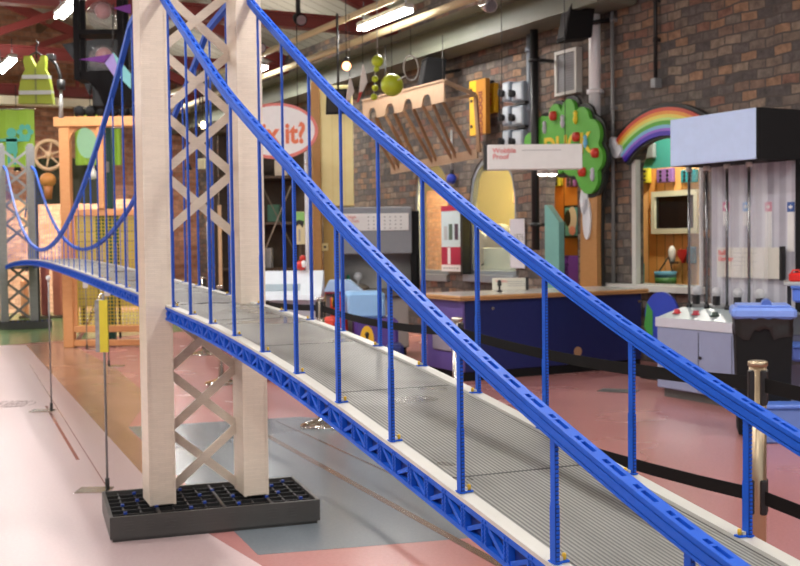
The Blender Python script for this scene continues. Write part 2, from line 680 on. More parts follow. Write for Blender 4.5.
def hanger(uc, s, zt, inner, detail):
    zb = deck_z(s) - .004
    if zt - zb < .03:
        return
    mb = MB()
    wu, ws = (.004, .008) if s < 9 else (.0028, .0030)
    mb.box(uc - wu, uc + wu, s - ws, s + ws, zb, zt)
    if detail:
        hl = zb + (zt - zb) * .45
        mb.box(uc - .005, uc + .005, s - .0092, s + .0092, zb, hl)
        mb.box(uc - .0042, uc + .0042, s - .0100, s - .0090, zb, hl, 1); mb.box(uc - .0034, uc + .0034, s - .0088, s - .0079, hl, zt, 1)  # dark strips behind the studs: notch shade and dark holes put into colour
        z = zb + .003
        while z < zt - .008:
            y0 = s - .0100 if z < hl else s - .0088
            mb.box(uc - .0027, uc + .0027, y0 - .0024, y0, z, z + .0045)
            mb.box(uc - .0027, uc + .0027, -y0 + 2 * s, -y0 + 2 * s + .0018, z, z + .005)
            z += .008
    h = mb.build('hanger', [BLUE, BLUE_SHADE], bridge)
    if detail:
        mb = MB()
        d = inner
        mb.box(uc - .008, uc + .008, s - .012, s + .012, zb + .004, zb + .007, 0)
        mb.box(uc, uc + d * .026, s - .008, s + .008, zb + .004, zb + .0075, 0)
        mb.box(uc + d * .007, uc + d * .014, s - .005, s + .005, zb + .0075, zb + .014, 1)
        mb.lathe([(.0042, 0), (.0042, .010), (.003, .012)], (uc + d * .019, s, zb + .008), 10, 2)
        mb.build('clip', [BLUE, WHITE_P, YELL], h)


for uc, inner in ((U1, 1), (U2, -1)):
    for k in range(-3, 10):
        s = 1.742 + .393 * k
        hanger(uc, s, cab_side(s) - .026, inner, True)
    for j in range(34):
        s = 5.92 + .393 * j
        hanger(uc, s, cab_main(s) - .026, inner, s < 8)

# towers ----------------------------------------------------------------


def tower(sc0, lm, near):
    b0 = .120
    zt = 3.02
    legs = []
    for a, b in ((.914, 1.042), (1.384, 1.511)):
        mb = MB()
        # channel shaped leg: two side plates, web, face ribs
        s0, s1 = sc0 - .10, sc0 + .10
        mb.bbox(a, b, s0, s1, b0, zt, .004)
        mb.box(a - .002, b + .002, s0 - .002, s1 + .002, zt, zt + .02)
        mb.bbox(a + .02, b - .02, s0 + .03, s1 - .03, zt + .02, zt + .06, .004)
        if near:                                                           # corner mouldings and studs on the brick sides
            for uu in (a, b - .012):
                mb.box(uu, uu + .012, s0 - .003, s0, b0, zt)
        legs.append(mb.build('tower_leg', [lm], bridge))
    zs = [.154, .457, .757, 1.060, 1.145, 1.445, 1.749, 2.053, 2.357, 2.66, 2.96]
    for z0, z1 in zip(zs[:-1], zs[1:]):
        if z1 - z0 < .2 or abs(z0 - 1.145) < .01:
            continue
        mb = MB()
        sp = sc0 + .055
        mb.bar((1.036, sp, z0), (1.395, sp, z1), .014, .042)
        mb.bar((1.036, sp + .012, z1), (1.395, sp + .012, z0), .014, .042)
        mb.build('cross_brace', [lm], bridge)
    mb = MB()
    mb.box(1.06, 1.39, sc0 - .05, sc0 + .09, 1.005, 1.02, 0)
    mb.build('portal_beam', [BLUE_D], bridge)
    # base tray: walls, floor, ribs
    mb = MB()
    x0, x1, y0, y1 = .722, 1.732, sc0 - .285, sc0 + .30
    t = .016
    mb.box(x0, x1, y0, y0 + t, .016, b0); mb.box(x0, x1, y1 - t, y1, .016, b0)
    mb.box(x0, x0 + t, y0 + t, y1 - t, .016, b0); mb.box(x1 - t, x1, y0 + t, y1 - t, .016, b0)
    mb.box(x0 + .012, x1 - .012, y0 + .012, y1 - .012, 0, .018)
    for k in range(9):                                                     # shallow moulded slots on the front
        for j in range(4):
            u = x0 + .06 + k * .098
            mb.box(u, u + .05, y0 - .0012, y0, .048 + j * .014, .053 + j * .014)
    tray = mb.build('base_tray', [GREYD], bridge)
    rt = R(-4.0)
    pc = Vector(((x0 + x1) / 2, (y0 + y1) / 2, 0))
    tray.location = pc - Matrix.Rotation(rt, 3, 'Z') @ pc
    tray.rotation_euler = (0, 0, rt)
    mb = MB()
    n = 13
    for k in range(1, n):
        u = x0 + (x1 - x0) * k / n
        wide = k in (3, 7, 10)
        mb.box(u - (.007 if wide else .004), u + (.007 if wide else .004), y0 + t, y1 - t, .03, b0 - .012 + (.008 if wide else 0), 0)
    for k in range(1, 7):
        s = y0 + (y1 - y0) * k / 7
        mb.box(x0 + t, x1 - t, s - .004, s + .004, .03, b0 - .008, 0)
        for q in range(1, n):
            if (q * 5 + k * 3) % 7 < 2:
                u = x0 + (x1 - x0) * q / n
                mb.box(u - .008, u + .008, s - .008, s + .008, b0 - .008, b0 + .003, 1)
    mb.build('grid', [BLACK, BLUE_D], tray)


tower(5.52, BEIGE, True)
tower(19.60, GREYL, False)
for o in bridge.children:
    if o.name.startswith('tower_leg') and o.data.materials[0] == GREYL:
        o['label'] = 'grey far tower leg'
# ------------------------------------------------------------------ the hall
STONE = brickmat('old_stone_and_brick', [(0.128, 0.111, 0.102), (0.203, 0.138, 0.108), (0.168, 0.135, 0.115), (0.285, 0.173, 0.112), (0.132, 0.117, 0.111), (0.247, 0.192, 0.15), (0.217, 0.12, 0.09), (0.173, 0.147, 0.129), (0.099, 0.09, 0.087), (0.203, 0.156, 0.126)],
                 (.105, .092, .082), bw=.215, bh=.098, ms=.010, blotch=.45, wob=.035)
SALMON = brickmat('painted_warm_brick', [(.70, .42, .30), (.64, .37, .26), (.75, .47, .34), (.60, .33, .22), (.72, .44, .32)], (.55, .34, .25), bw=.26, bh=.095)
RUST = mat('dark_red_steelwork', (.17, .022, .018), .5, var=.2, scale=5)
DUCT = mat('grey_green_painted_duct', (.17, .18, .135), .5, var=.15, scale=3)
ROOFM = plankmat('weathered_roof_boards', [(.36, .34, .28), (.44, .41, .34), (.38, .34, .27), (.31, .285, .24)], 'x', .30, .7)
CREAMP = mat('cream_painted_wood', (.62, .52, .32), .5)
FRAMEW = mat('off_white_frame_paint', (.62, .61, .57), .45)
GLASS = glassmat('window_glass', (.96, .98, .97), .03, .05)


def floormat(name, c, rough=.22):
    m, nt, b = newmat(name)
    L = nt.links.new
    tc = N(nt, 'ShaderNodeTexCoord')
    n1 = N(nt, 'ShaderNodeTexNoise', i_Scale=.9, i_Detail=5.0)
    n2 = N(nt, 'ShaderNodeTexNoise', i_Scale=60.0, i_Detail=2.0)
    L(tc.outputs['Object'], n1.inputs['Vector']); L(tc.outputs['Object'], n2.inputs['Vector'])
    mx = N(nt, 'ShaderNodeMix', data_type='RGBA')
    c = Vector(c)
    mx.inputs[6].default_value = (*(c * .90), 1); mx.inputs[7].default_value = (*(c * 1.08), 1)
    L(n1.outputs['Fac'], mx.inputs[0])
    m2 = N(nt, 'ShaderNodeMix', data_type='RGBA', blend_type='OVERLAY')
    m2.inputs[0].default_value = .12
    L(mx.outputs[2], m2.inputs[6]); L(n2.outputs['Fac'], m2.inputs[7])
    L(m2.outputs[2], b.inputs['Base Color'])
    mr = N(nt, 'ShaderNodeMapRange')
    mr.inputs[3].default_value = rough * .7; mr.inputs[4].default_value = rough * 1.3
    L(n1.outputs['Fac'], mr.inputs[0]); L(mr.outputs[0], b.inputs['Roughness'])
    b.inputs['Specular IOR Level'].default_value = .55
    return m


FLOOR = floormat('red_resin_floor', (.42, .185, .175), .26)
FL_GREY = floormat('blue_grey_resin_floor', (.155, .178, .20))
FL_BROWN = floormat('brown_resin_floor', (.36, .20, .145))
FL_GREEN = floormat('green_resin_floor', (.17, .27, .11))
FL_DARK = floormat('dark_brown_floor_line', (.135, .085, .065))
FL_PINK = floormat('pink_floor_pale_sheen', (.585, .445, .45), .34)  # reflected back light put into a paler floor colour

mb = MB()
mb.box(-27, 11, -18.5, .6, -.2, 0)
struct(mb, 'floor', [FLOOR], WO, WROT)


def inlay(name, pix, m, z0, z1):
    pts = [onfloor(*p) if len(p) == 2 else Vector((p[0], p[1], 0)) for p in pix]
    mb = MB()
    mb.prism([(p.x, p.y) for p in pts], 'z', z0, z1)
    return struct(mb, name, [m])


def strip(name, a, b, w, m, z1=.0022):
    a, b = onfloor(*a), onfloor(*b)
    mb = MB()
    mb.bar((a.x, a.y, z1 / 2), (b.x, b.y, z1 / 2), w, z1)
    return struct(mb, name, [m])


# the green end of the hall, the brown walkway, the grey patch, the pale painted sheen on the left
gA, gB = onfloor(-60, 350), onfloor(150, 334)
gd = (gB - gA).normalized()
mb = MB()
pA, pB = gA - gd * 6, gB + gd * 3.0
gn = Vector((-gd.y, gd.x, 0))
mb.prism([(q.x, q.y) for q in (pA, pB, pB + gn * 10.5, pA + gn * 10.5)], 'z', -.01, .0022)
struct(mb, 'trim_1', [FL_GREEN])
inlay('trim_2', [(26, 345), (143, 475), (178, 480), (128, 428), (150, 397), (116, 369), (66, 341.5)], FL_BROWN, -.01, .0016)
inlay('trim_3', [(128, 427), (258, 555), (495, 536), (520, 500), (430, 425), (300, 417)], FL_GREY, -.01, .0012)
inlay('trim_4', [(26, 345), (143, 475), (186, 520), (262, 566), (260, 900), (-900, 900), (-400, 352)], FL_PINK, -.01, .0008)
strip('trim_5', (262, 433), (585, 612), .045, FL_DARK, .003)  # wider of two dark brown lines across the grey and red floor
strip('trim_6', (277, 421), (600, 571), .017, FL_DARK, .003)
strip('trim_7', (30, 365), (110, 492), .006, floormat('floor_seam', (.36, .15, .13)), .0016)
strip('trim_8', (46, 406), (78, 460), .022, floormat('floor_groove', (.36, .13, .11)), .0018)

# walls -----------------------------------------------------------------


def wall_strips(mb, x0, x1, z0, z1, y0, y1, ops):
    """solid wall between x0 and x1 with openings (xa, xb, za, zb, arch rise)"""
    ops = sorted(ops)
    x = x0
    for xa, xb, za, zb, rise in ops:
        mb.box(x, xa, y0, y1, z0, z1)
        if za > z0:
            mb.box(xa, xb, y0, y1, z0, za)
        if rise <= 0:
            mb.box(xa, xb, y0, y1, zb, z1)
        else:
            n = 14
            pts = []
            for i in range(n + 1):
                t = -1 + 2 * i / n
                pts.append((xa + (xb - xa) * i / n, zb - rise + rise * math.sqrt(max(0, 1 - t * t))))
            for (p, q) in zip(pts[:-1], pts[1:]):
                mb.prism([p, q, (q[0], z1), (p[0], z1)], 'y', y0, y1)
        x = xb
    mb.box(x, x1, y0, y1, z0, z1)


def lwx(px, py=240, off=0): return LW(px, py, off)[0]
def lwz(px, py, off=0): return LW(px, py, off)[1]


A1 = (lwx(414), lwx(448), lwz(430, 274), lwz(430, 160), .50)
A2 = (lwx(469), lwx(516), lwz(490, 275), lwz(488, 155), .60)
TH = (lwx(546), lwx(578), 0.0, lwz(565, 146), .55)
OR = (lwx(634), lwx(703), lwz(660, 285), lwz(665, 126), .42)
mb = MB()
wall_strips(mb, -26, 10, 0, 5.0, 0, .14, [A1, A2, TH, OR])
struct(mb, 'wall_right', [STONE], WO, WROT)
mb = MB(); mb.box(-26.6, -26, -18, .55, 0, 9.0)
BACKM = brickmat('back_wall_brick', [(.36, .17, .10), (.30, .13, .075), (.42, .21, .13), (.27, .12, .07), (.38, .19, .12)], (.28, .17, .12), bw=.30, bh=.11, axes='yz')
struct(mb, 'wall_back', [BACKM], WO, WROT)
mb = MB(); mb.box(-26, 10, -18.5, -18, 0, 5.0)
struct(mb, 'wall_left', [brickmat('left_wall_brick', [(.30, .16, .11), (.24, .12, .08), (.2, .13, .1)], (.2, .15, .12))], WO, WROT)
mb = MB()
EAV, RID = 5.0, 8.4
mb.prism([(.6, EAV), (.6, EAV + .15), (-9, RID + .15), (-18.6, EAV + .15), (-18.6, EAV), (-9, RID)], 'x', -26.5, 10)
struct(mb, 'ceiling', [ROOFM], WO, WROT)

# windows: glazed frames in the arched openings, with lit rooms behind


def arch_frame(name, op, m, yf, w=.06, d=.08):
    xa, xb, za, zb, rise = op
    mb = MB()
    mb.box(xa, xa + w, yf, yf + d, za, zb - rise)
    mb.box(xb - w, xb, yf, yf + d, za, zb - rise)
    mb.box(xa, xb, yf, yf + d, za, za + w)
    n = 16
    pp = []
    for i in range(n + 1):
        t = -1 + 2 * i / n
        h = math.sqrt(max(0, 1 - t * t))
        x = (xa + xb) / 2 + t * (xb - xa) / 2
        xi = (xa + xb) / 2 + t * ((xb - xa) / 2 - w)
        pp.append(((x, zb - rise + rise * h), (xi, zb - rise + (rise - w) * h)))
    for (a, b), (c, e) in zip(pp[:-1], pp[1:]):
        mb.prism([b, e, c, a], 'y', yf, yf + d)
    fr = struct(mb, name, [m], WO, WROT)
    g = MB()
    poly = [(xa + w, za + w), (xb - w, za + w)] + [q[1] for q in reversed(pp)]
    g.prism(poly, 'y', yf + d * .4, yf + d * .5)
    g.build('pane', [GLASS], fr)
    s = MB()
    s.box(xa - .05, xb + .05, yf - .10, yf + .02, za - .10, za)
    s.build('sill', [m], fr)
    return fr


arch_frame('window_1', A1, mat('grey_window_paint', (.22, .23, .24), .5), .04)
arch_frame('window_2', A2, mat('blue_grey_window_paint', (.26, .29, .33), .5), .02)
WARMROOM = brickmat('orange_room_brick', [(.72, .36, .18), (.68, .33, .16), (.75, .40, .21)], (.60, .33, .19), bw=.24, bh=.08, bump=.2)
YELROOM = mat('yellow_room_wall', (.78, .66, .24), .7)
ax0, ax1 = lwx(400, 240, -3.3) - .6, -11.95
mb = MB()
mb.box(ax0, ax1, 3.2, 3.3, 0, 3.4)
mb.box(ax0 - .1, ax0, .14, 3.3, 0, 3.4)
mb.prism([(-12.17, .14), (-12.07, .14), (-17.0, 3.3), (-17.1, 3.3)], 'z', 0, 3.4)
struct(mb, 'wall_rooms', [YELROOM], WO, WROT)
mb = MB()
mb.box(ax0, ax1, .14, 3.2, 3.4, 3.5)
struct(mb, 'ceiling_rooms', [mat('yellow_room_ceiling', (.70, .62, .36), .7)], WO, WROT)
mb = MB(); mb.box(ax0 - .1, ax1 + .1, .14, 3.3, -.2, 0)
struct(mb, 'floor_rooms', [FL_GREY], WO, WROT)
mb = MB(); mb.box(lwx(427, 240, -1.0), lwx(452, 240, -1.0), 1.0, 1.12, 0, lwz(438, 190, -1.0))
tag(mb.build('brick_partition', [WARMROOM], None, WO, WROT), 'orange lit brick partition glimpsed through the left arched window', 'partition')
mb = MB()
cx = lwx(496, 240, -.85)
tb = thing('stone_wheel_exhibit', 'two grey round stone discs behind the arched window beside the white wall poster', 'stone exhibit', wpt(cx - .1, .85, 0), WROT)
mb.box(-.75, .75, -.15, .35, 0, 1.0)
mb.build('plinth', [mat('dull_grey_stone', (.26, .26, .25), .8)], tb)
for dx, r in ((-.22, .26), (.30, .31)):
    mb = MB()
    mb.tube([(dx, -.12, 1.0 + r), (dx, .0, 1.0 + r)], r, 24)
    mb.build('stone_disc', [mat('stone_disc_grey', (.20, .20, .20), .8)], tb)
mb = MB()
mb.bbox(-.2, .7, .5, .6, 1.95, 2.10)
mb.build('wooden_shelf', [woodmat('shelf_wood', (.32, .15, .06), (.42, .22, .09))], tb)
mb = MB()
mb.bbox(-.46, .62, -.75, -.72, lwz(490, 272), lwz(490, 248), .01)
gb = tag(mb.build('window_guard_panel', [glassmat('guard_glass', (.75, .8, .76), .2, .55)], None, wpt((A2[0] + A2[1]) / 2 - .08, .95, 0), WROT), 'grey-green translucent guard panel across the foot of the right arched window', 'guard panel')

# the playhouse room behind the wide opening
PLANK = plankmat('orange_painted_planks', [(.74, .34, .08), (.84, .50, .20), (.78, .40, .12), (.70, .29, .06), (.86, .55, .27)], 'x', .165, .45)
TEAL = mat('teal_paint', (.045, .27, .22), .5)
xa, xb, za, zb, rise = OR
mb = MB()
w = .065
mb.box(xa, xa + w, -.03, .04, za, zb - rise * .8)
mb.box(xb - w * .4, xb, -.03, .04, za, zb - rise * .8)
mb.box(xa - .55, xb + .04, -.16, .25, za - .07, za)
struct(mb, 'window_3', [FRAMEW], WO, WROT)
mb = MB()
mb.box(-13.4, xb + 1.2, 1.75, 1.85, 0, lwz(660, 168, -1.75))
struct(mb, 'wall_playhouse', [PLANK], WO, WROT)
mb = MB()
mb.box(-13.4, xb + 1.2, 1.75, 1.85, lwz(660, 168, -1.75), 3.6)
mb.box(-13.5, -13.4, .9, 1.85, 0, 3.6)
mb.box(xb + 1.2, xb + 1.3, .14, 1.85, 0, 3.6)
struct(mb, 'trim_9', [TEAL], WO, WROT)
mb = MB()
mb.box(-13.0, xb + 1.3, .14, 1.85, 3.6, 3.7)
struct(mb, 'ceiling_playhouse', [mat('dark_ceiling_paint', (.10, .11, .09), .7)], WO, WROT)
mb = MB()
mb.box(-13.0, xb + 1.3, .14, 1.85, -.2, 0)
struct(mb, 'floor_playhouse', [FL_GREY], WO, WROT)


def wallthing(name, label, cat, px, py, off, group=None, twist=0.0):
    x, z = LW(px, py, off)
    return thing(name, label, cat, wpt(x, -off, z), WROT + twist, group), x, z


def rel(px, py, off, x, z):
    a, b = LW(px, py, off)
    return a - x, b - z


# wall things inside the playhouse: screen, squares, heart, lantern, pot
o = -1.70
t, x, z = wallthing('framed_screen', 'dark square screen in a cream frame on the orange planked wall', 'screen', 676, 212, o)
x0, z0 = rel(654, 234, o, x, z); x1, z1 = rel(700, 189, o, x, z)
mb = MB(); f = .07
mb.box(x0, x1, -.05, .03, z0, z0 + f); mb.box(x0, x1, -.05, .03, z1 - f, z1)
mb.box(x0, x0 + f, -.05, .03, z0 + f, z1 - f); mb.box(x1 - f, x1, -.05, .03, z0 + f, z1 - f)
mb.build('frame', [mat('cream_frame', (.66, .64, .46), .5)], t)
mb = MB(); mb.box(x0 + f, x1 - f, -.02, .02, z0 + f, z1 - f)
mb.build('screen_glass', [mat('black_screen', (.008, .008, .009), .12)], t)
for px0, px1, py0, py1, c, nm in ((638, 650, 168, 184, (.55, .50, .03), 'yellow'), (658, 673.5, 168, 183, (.26, .13, .36), 'purple'), (682, 697, 169, 183, (.03, .27, .30), 'teal')):
    t, x, z = wallthing('activity_square', nm + ' square panel of round holes above the playhouse screen', 'activity panel', (px0 + px1) / 2, (py0 + py1) / 2, o, 'activity squares on the planked wall')
    x0, z0 = rel(px0, py1, o, x, z); x1, z1 = rel(px1, py0, o, x, z)
    mb = MB(); mb.bbox(x0, x1, -.03, .03, z0, z1, .008)
    mb.build('panel', [mat(nm + '_panel', c, .5)], t)
    for i in range(2):
        for j in range(3):
            cxx = x0 + (x1 - x0) * (.28 + .44 * i); czz = z0 + (z1 - z0) * (.2 + .3 * j)
            mb = MB(); mb.tube([(cxx, -.036, czz), (cxx, -.02, czz)], .022, 12)
            mb.build('knob', [BLACK], t)
t, x, z = wallthing('wooden_heart', 'small red heart on the orange planks beneath the screen', 'heart', 683.5, 255, o)
mb = MB()
pts = []
for i in range(28):
    a = 2 * PI * i / 28
    pts.append((.0062 * 16 * math.sin(a) ** 3 * .9, .0062 * (13 * math.cos(a) - 5 * math.cos(2 * a) - 2 * math.cos(3 * a) - math.cos(4 * a))))
mb.prism(pts, 'y', -.03, .03)
mb.build('heart', [mat('red_heart_paint', (.45, .02, .015), .4)], t)
t, x, z = wallthing('wall_lantern', 'small white lantern on the orange planks left of the red heart', 'lantern', 675.5, 254, o)
mb = MB(); mb.lathe([(.03, -.10), (.045, -.08), (.05, .05), (.03, .09), (.01, .11)], (0, -.06, 0), 12)
mb.build('shade', [mat('lantern_white', (.75, .72, .66), .4)], t)
mb = MB(); mb.box(-.04, .04, -.06, .03, -.13, -.10); mb.build('bracket', [woodmat('dark_bracket', (.12, .06, .03), (.18, .09, .04))], t)
t, x, z = wallthing('painted_bucket', 'little blue and green bucket with a looped handle below the screen', 'bucket', 665.5, 279, o + .2)
mb = MB(); mb.lathe([(.13, -.08), (.14, .02)], (0, 0, 0), 16, 0); mb.lathe([(.14, .02), (.145, .10)], (0, 0, 0), 16, 1)
mb.build('pail', [mat('bucket_green', (.06, .20, .05), .5), mat('bucket_blue', (.10, .30, .42), .5)], t)
mb = MB(); mb.tube([(-.12, 0, .10), (-.05, 0, .17), (.02, 0, .25), (.06, 0, .28), (.10, 0, .20), (.13, 0, .10)], .010, 6); mb.build('handle', [BLACK], t)
t, x, z = wallthing('blue_wall_hook', 'small dark blue box right of the red heart', 'wall box', 692.5, 255, o)
mb = MB(); mb.bbox(-.05, .05, -.06, .03, -.11, .11, .01); mb.build('casing', [mat('teal_blue_box', (.02, .14, .20), .4)], t)
t, x, z = wallthing('teal_post', 'short teal post in the corner of the playhouse window', 'post', 642.5, 275, o + .1)
mb = MB(); mb.bbox(-.05, .05, -.06, .0, -.30, .16, .01); mb.build('post', [TEAL], t)
t, x, z = wallthing('ceiling_speaker_grille', 'small grey square grille high on the teal band', 'grille', 650, 151, o)
mb = MB(); mb.bbox(-.10, .10, -.03, .03, -.10, .10, .01); mb.build('casing', [mat('grey_grille', (.17, .19, .18), .6)], t)

# eaves duct along the wall, pipes, conduits ------------------------------
mb = MB()
zc = 4.20
x0, x1 = -26, lwx(640, 10)
mb.bbox(x0, x1, -.50, -.02, zc - .20, zc + .20, .03)
mb.box(x0, x1, -.60, -.50, zc + .12, zc + .22); mb.box(x0, x1, -.60, -.50, zc - .22, zc - .12)
struct(mb, 'trim_10', [DUCT], WO, WROT)
for i, (off, zz, r) in enumerate(((1.15, 4.30, .05), (1.75, 4.42, .045))):
    mb = MB(); mb.tube([(-26, -off, zz), (-6, -off, zz)], r, 10)
    tag(mb.build('ceiling_pipe', [CREAMP], None, WO, WROT), ('cream pipe under the roof nearest the green wall duct', 'cream pipe under the roof on the hall side of its twin')[i], 'pipe', 'cream pipes under the roof')


def wallpipe(name, label, px, py0, py1, r, m, off=.10, clips=(), box=False):
    x, z1 = LW(px, py0, off)
    _, z0 = LW(px, py1, off)
    z1 = min(z1, 4.95)
    t = thing(name, label, 'pipe', wpt(x, -off, z0), WROT)
    mb = MB(); mb.tube([(0, 0, 0), (0, 0, z1 - z0)], r, 14)
    mb.build('pipe', [m], t)
    for c in clips:
        zz = LW(px, c, off)[1] - z0
        mb = MB(); mb.tube([(0, 0, zz - .025), (0, 0, zz + .025)], r * 1.35, 12); mb.box(-.02, .02, 0, off, zz - .02, zz + .02)
        mb.build('pipe_clip', [m], t)
    if box:
        mb = MB(); mb.bbox(-.042, .042, -.04, off, -.07, .04, .008); mb.build('socket_box', [mat('grey_socket', (.22, .23, .24), .4)], t)
    return t


GALV = mat('galvanised_pipe', (.52, .54, .55), .3, .6)
wallpipe('silver_downpipe', 'broad silver pipe on the stone wall above the green tree sign', 594, -40, 122, .07, mat('silver_pipe', (.85, .86, .88), .28, .1), .12, (92,))
wallpipe('black_downpipe', 'black pipe running down the wall beside the grey switch boxes', 534, 30, 250, .050, BLACK, .36, (60, 225))
wallpipe('grey_conduit', 'thick grey conduit between the switch boxes and the black pipe', 529.5, 20, 150, .045, mat('grey_blue_conduit', (.20, .23, .27), .4), .09, (50, 110))
wallpipe('thin_conduit', 'thin grey conduit at the left of the rainbow sign', 612, -30, 284, .022, mat('thin_conduit_grey', (.20, .20, .20), .4), .06, (20, 108))
wallpipe('black_conduit', 'thin black conduit ending in a grey box above the rainbow sign', 655, -60, 82, .022, BLACK, .06, (0, 40), True)
wallpipe('wall_cable', 'thin grey cable on the wall between the two arched windows', 451.5, 130, 175, .014, GALV, .05)
t, x, z = wallthing('blue_wall_light', 'small blue ball at the foot of the cable between the arched windows', 'lamp', 451.5, 179, .1)
mb = MB(); mb.ball((0, 0, 0), .075, 14); mb.build('globe', [mat('blue_globe', (.02, .05, .45), .3)], t)
mb = MB(); mb.tube([(0, 0, .06), (0, 0, .13)], .03, 10); mb.build('neck', [BLACK], t)

# grille, loudspeakers, switch boxes, signs on the wall -------------------
t, x, z = wallthing('vent_grille', 'tall white-framed grey grille high on the wall above the tree sign', 'grille', 567, 71, .06)
x0, z0 = rel(556.5, 97, .06, x, z); x1, z1 = rel(578, 47, .06, x, z); f = .04
mb = MB()
mb.box(x0, x1, -.03, .06, z0, z0 + f); mb.box(x0, x1, -.03, .06, z1 - f, z1)
mb.box(x0, x0 + f, -.03, .06, z0 + f, z1 - f); mb.box(x1 - f, x1, -.03, .06, z0 + f, z1 - f)
mb.build('frame', [FRAMEW], t)
mb = MB(); mb.box(x0 + f, x1 - f, -.005, .05, z0 + f, z1 - f)
mb.build('mesh', [stripemat('grey_mesh', (.17, .17, .18), (.27, .27, .28), 'z', .03, .5, .6)], t)
for px, py, h, wd, lb in ((577, 23, .36, .28, 'black loudspeaker hung from the green duct beside the silver pipe'), (433, 73, .36, .30, 'black loudspeaker tilted out from the wall above the wooden arcade')):
    t, x, z = wallthing('loudspeaker', lb, 'loudspeaker', px, py, .62 if px < 400 else .45, 'wall loudspeakers', R(-14))
    mb = MB()
    mb.prism([(-.20, -h / 2 - .04), (.12, -h / 2), (.16, h / 2), (-.12, h / 2 + .02)], 'x', -wd / 2, wd / 2)
    mb.build('cabinet', [BLACK_M], t)
    mb = MB(); mb.tube([(0, .13, 0), (0, .40, .05)], .025, 8); mb.build('bracket', [BLACK], t)
    mb = MB(); mb.prism([(-.205, -h / 2), (-.195, -h / 2), (-.12, h / 2 - .02), (-.13, h / 2 - .02)], 'x', -wd / 2 + .03, wd / 2 - .03)
    mb.build('front_mesh', [mat('speaker_mesh', (.016, .016, .018), .7, bump=.3, scale=90)], t)
SWB = mat('switch_box_grey', (.30, .36, .43), .4)
SWF = mat('switch_face_pale', (.52, .57, .62), .4)
for ci, (px, cn) in enumerate(((508, 'left'), (519.5, 'right'))):
    for ri, (py, rn) in enumerate(((92, 'top'), (116, 'middle'), (140, 'bottom'))):
        t, x, z = wallthing('switch_box', 'grey switch box with a black knob, %s of the %s column of the bank' % (rn, cn), 'switch box', px + 1.5, py, .14, 'bank of grey switch boxes')
        w_ = .085 if ci == 0 else .125
        mb = MB(); mb.bbox(-w_, w_, -.06, .14, -.125, .125, .012); mb.build('casing', [SWB], t)
        mb = MB(); mb.bbox(-w_ + .02, w_ - .02, -.072, -.055, -.105, .105, .008); mb.build('face', [SWF], t)
        mb = MB(); mb.tube([(-w_ * .5, -.07, -.02), (-w_ * .5, -.13, -.02)], .045, 12); mb.bar((-w_ * .5, -.13, -.06), (-w_ * .5, -.13, .03), .025, .03)
        mb.build('knob', [BLACK], t)
        if ci == 1:
            mb = MB(); mb.box(-.05, w_ + .03, -.05, .05, -.165, -.13); mb.build('shelf_bracket', [BLACK], t)
YS = mat('yellow_sign_enamel', (.78, .43, .012), .45)
YS2 = mat('ochre_sign_enamel', (.45, .19, .015), .5)
t, x, z = wallthing('upright_yellow_sign', 'tall yellow box sign with vertical dark red lettering high on the wall', 'sign', 478, 107, .20)
x0, z0 = rel(470.5, 136, .22, x, z); x1, z1 = rel(486, 78, .22, x, z); xm = x0 + (x1 - x0) * .42
mb = MB(); mb.box(x0, xm, -.03, .04, z0, z1, 0); mb.box(xm, x1, -.03, .04, z0, z1, 1); mb.box(xm - .02, xm + .02, .04, .18, z0 + .1, z1 - .1, 1); mb.build('board', [YS, YS2], t)
MARO = mat('maroon_lettering', (.16, .015, .012), .5)
text('IIOOOGIIIIII', .13, MARO, t, (xm + (x1 - xm) * .28, -.033, z1 - .16), (PI / 2, PI / 2, 0), bold=.004)
for zz in (z1 - .12, (z0 + z1) / 2 + .1, z0 + .12):
    mb = MB(); mb.tube([(x0 + .05, -.04, zz), (x0 + .05, -.029, zz)], .025, 8); mb.build('bolt', [BLACK], t)
t, x, z = wallthing('small_yellow_sign', 'small orange-yellow plate with red lettering right of the tall yellow sign', 'sign', 490, 99, .06)
x0, z0 = rel(485.5, 114, .06, x, z); x1, z1 = rel(495, 83, .06, x, z)
mb = MB(); mb.box(x0, x1, -.02, .05, z0, z1); mb.build('plate', [YS], t)
text('to9', .15, mat('orange_red_lettering', (.62, .06, .02), .5), t, ((x0 + x1) / 2 + .05, -.022, z0 + .08), (PI / 2, -PI / 2, 0), bold=.005)
mb = MB(); mb.box(-.03, .03, -.01, .05, z1, z1 + .05); mb.build('hook', [BLACK], t)
# ------------------------------------------------------------------ tree sign, rainbow, hanging signs, counter, ball exhibit
OUTL = mat('black_outline_paint', (.012, .012, .012), .5)
GREENT = mat('leaf_green_paint', (.085, .36, .035), .4)
TRUNK = woodmat('painted_trunk_brown', (.36, .17, .055), (.46, .23, .08), .45)


def blob(cx, cz, lobes, n=9, grow=0.0):
    """scalloped outline from overlapping circular lobes (x, z, r), sampled by ray from the middle"""
    out = []
    for i in range(96):
        a = 2 * PI * i / 96
        dx, dz = math.cos(a), math.sin(a)
        best = .02
        for lx, lz, r in lobes:
            px_, pz_ = lx - cx, lz - cz
            b = px_ * dx + pz_ * dz
            c = px_ * px_ + pz_ * pz_ - (r + grow) ** 2
            D = b * b - c
            if D >= 0:
                best = max(best, b + math.sqrt(D))
        out.append((cx + dx * best, cz + dz * best))
    return out


o = .30
t, x, z = wallthing('tree_sign', 'big green cut-out tree sign with red apples and a brown trunk against the stone wall', 'tree sign', 572, 150, o)


def Rl(px, py): return rel(px, py, o, x, z)


def lob(px, py, rp):
    a, b = Rl(px, py)
    a2, _ = Rl(px + rp, py)
    bz = abs(Rl(px, py + rp)[1] - b)
    return (a, b, bz)


